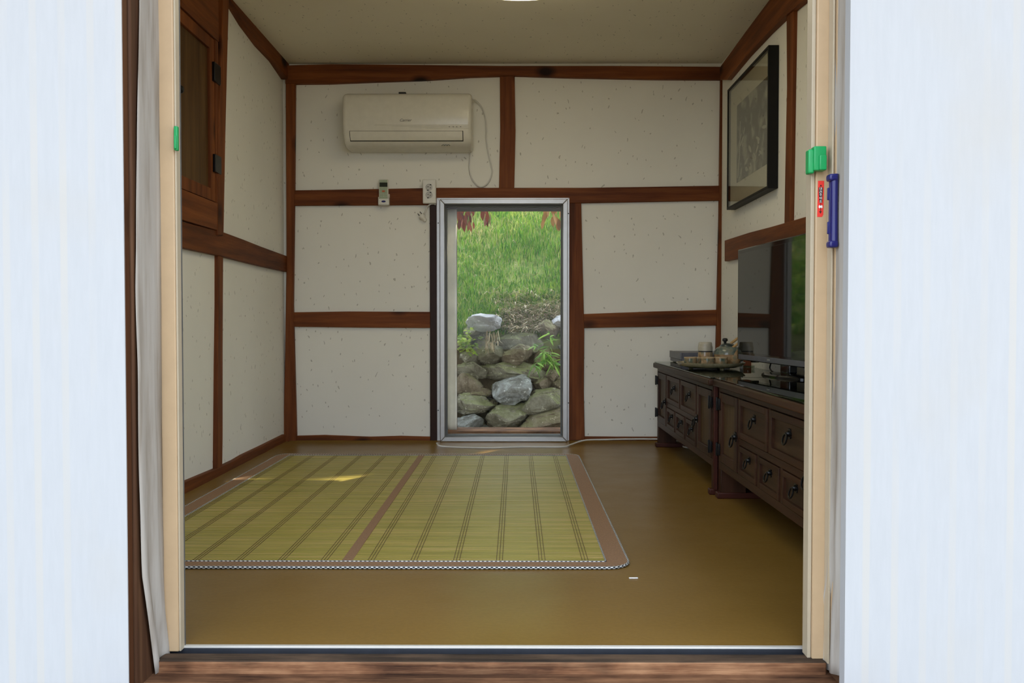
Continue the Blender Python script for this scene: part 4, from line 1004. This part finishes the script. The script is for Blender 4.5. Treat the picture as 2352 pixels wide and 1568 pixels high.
mkobj('shoulder', MB().lathe([(.0645, .0521), (.062, .066), (.052, .082), (.036, .090)], (x, yp, zt), 36), m_glz3, tp, ang=60)
ld = mkobj('lid', MB().lathe([(.036, .0901), (.035, .095), (.024, .102), (.010, .105)], (x, yp, zt), 30), simple('dark_lid_glaze', (.035, .045, .042), .15, 0, .5, 30), tp, ang=60)
kn = mkobj('lid_knob', MB().lathe([(.006, .104), (.007, .112), (.013, .117), (.012, .125), (.006, .129)], (x - .012, yp, zt), 18), m_dark, tp, ang=60)
sp0 = Vector((x + .022, yp - .055, zt + .030)); sp1 = Vector((x + .030, yp - .112, zt + .082))
mkobj('spout', MB().tube([sp0, sp0.lerp(sp1, .4) + Vector((0, 0, -.008)), sp0.lerp(sp1, .75), sp1], [.024, .019, .013, .010], 14), m_glz2, tp)
mkobj('spout_hole', MB().tube([sp1 + Vector((0, .002, -.002)), sp1 + Vector((0, -.001, .0012))], .007, 10), m_dark, tp)
m_bam = simple('bamboo_handle', (.42, .25, .09), .45)
bdir = Vector((.09, .02, .062))
for (dx, dy) in ((.0, .045), (.012, -.035)):
    a = Vector((x + dx, yp + dy, zt + .082)); mkobj('handle_arm', MB().tube([a, a + bdir * .33, a + bdir * .36, a + bdir * .7, a + bdir], [.006, .006, .0066, .006, .006], 10), m_bam, tp)
a = Vector((x, yp + .045, zt + .082)) + bdir; b = Vector((x + .012, yp - .035, zt + .082)) + bdir
mkobj('handle_bar', MB().tube([a, b], .006, 10), m_bam, tp)
# small things between tray and television
p = onZ(1706, 846, ZT)
o = thing('lighter', 'white lighter standing behind the glass ashtray', 'lighter', (p.x, p.y + .02, ZT))
mkobj('case', MB().box(p.x - .007, p.x + .007, p.y + .015, p.y + .027, ZT, ZT + .034), m_swhite, o, .002); mkobj('head', MB().box(p.x - .0065, p.x + .0065, p.y + .015, p.y + .027, ZT + .0342, ZT + .041), m_grey2, o, .001)
p2 = onZ(1722, 841, ZT)
o = thing('small_packet', 'small reddish-brown packet between the lighter and the television', 'packet', (p2.x, p2.y + .03, ZT))
mkobj('carton', MB().box(p2.x - .022, p2.x + .020, p2.y + .03, p2.y + .06, ZT, ZT + .032), simple('red_brown_card', (.20, .055, .025), .5), o, .0015)
mkobj('flap', MB().box(p2.x - .022, p2.x + .020, p2.y + .0295, p2.y + .0605, ZT + .0322, ZT + .036), simple('tan_card', (.28, .16, .08), .5), o, .001)
p3 = onZ(1719, 847, ZT)
o = thing('ashtray', 'clear glass ashtray beside the tea tray', 'ashtray', (p3.x, p3.y, ZT))
mkobj('bowl', MB().lathe([(.026, 0), (.030, .016), (.026, .016), (.022, .006), (.004, .005)], (p3.x, p3.y, ZT), 24), m_clear, o)

# ------------------------------------------------------------------ bamboo mat
MX0, MX1, MY0, MY1 = -1.222, .318, 2.290, 4.262
mat_ = thing('bamboo_mat', 'green-gold bamboo slat mat with brown fabric border on the floor', 'mat', ((MX0 + MX1) / 2, (MY0 + MY1) / 2, 0))
RC = .065
def rrect(x0, x1, y0, y1, r, n=8):
    pts = []
    for (cx, cy, a0) in ((x1 - r, y0 + r, -PI / 2), (x1 - r, y1 - r, 0), (x0 + r, y1 - r, PI / 2), (x0 + r, y0 + r, PI)):
        for i in range(n + 1): a = a0 + PI / 2 * i / n; pts.append((cx + r * math.cos(a), cy + r * math.sin(a)))
    return pts
bwx, bwy = .062, .046
outer = rrect(MX0, MX1, MY0, MY1, RC); 
mkobj('backing', MB().prism([(x, y, .0015) for x, y in outer], (0, 0, .002)), m_thread, mat_)
sl = MB(); cxm = -.482; cw = .011; y = MY0 + bwy; pitch = .0088
while y < MY1 - bwy - pitch:
    for (xa_, xb_) in ((MX0 + bwx, cxm - cw), (cxm + cw, MX1 - bwx)):
        zz = .0062 + rng.uniform(0, .0012); sl.box(xa_, xb_, y, y + pitch - .0005, .0034, zz)
    y += pitch
o = mkobj('slats', sl, m_slats, mat_, smooth=False); o['kind'] = 'stuff'
# border: four fabric bands
b = MB(); zb_ = .0078
ox = outer; ix = rrect(MX0 + bwx, MX1 - bwx, MY0 + bwy, MY1 - bwy, .004)
n = len(ox); vs = [(x, y, zb_) for x, y in ox] + [(x, y, zb_) for x, y in ix] + [(x, y, .0035) for x, y in ox] + [(x, y, .0035) for x, y in ix]
fs = []
for i in range(n):
    j = (i + 1) % n; fs += [(i, j, n + j, n + i), (i, 2 * n + i, 2 * n + j, j), (n + i, n + j, 3 * n + j, 3 * n + i), (2 * n + i, 3 * n + i, 3 * n + j, 2 * n + j)]
mkobj('border_band', b.add(vs, fs), m_band, mat_, ang=30)
mkobj('centre_band', MB().box(cxm - cw - .004, cxm + cw + .004, MY0 + bwy - .002, MY1 - bwy + .002, .0072, .0086), m_band, mat_, .0008)
def resample(pts, step):
    P = [Vector((p[0], p[1], 0)) for p in pts]; P.append(P[0]); out = []; acc = 0
    for a, c_ in zip(P, P[1:]):
        L_ = (c_ - a).length; d = acc
        while d < L_: out.append(a.lerp(c_, d / L_)); d += step
        acc = d - L_
    return out
P = [p + Vector((0, 0, .0052)) for p in resample(rrect(MX0 - .003, MX1 + .003, MY0 - .003, MY1 + .003, RC), .0068)]
mkobj('edge_piping', MB().tube(P, .0039, 6, True, mats=lambda i, j: (i + j) % 2), [m_pipe_d, m_pipe_w], mat_)
P = [p + Vector((0, 0, .0082)) for p in resample(rrect(MX0 + bwx, MX1 - bwx, MY0 + bwy, MY1 - bwy, .003), .0062)]
mkobj('inner_piping', MB().tube(P, .0026, 6, True, mats=lambda i, j: (i + j) % 2), [m_pipe_d, m_pipe_w], mat_)
lines = [cxm + .067, cxm + .19, cxm + .312, cxm + .435, cxm + .557, cxm + .68] + [cxm - .067, cxm - .19, cxm - .312, cxm - .435, cxm - .557, cxm - .66]
for xc in lines:
    mb = MB()
    for dx in (-.0085, 0, .0085):
        mb.box(xc + dx - .0009, xc + dx + .0009, MY0 + bwy, MY1 - bwy, .0070, .0078)
    mkobj('binding_thread', mb, m_thread, mat_)
# a scrap of white paper on the floor
p = onZ(1455, 1328, 0); q = .012
tag(mkobj('paper_scrap', MB().box(p.x - q, p.x + q, p.y - .004, p.y + .004, .0005, .0025), m_swhite, None, .0008), 'tiny white scrap on the bare floor right of the mat', 'scrap')
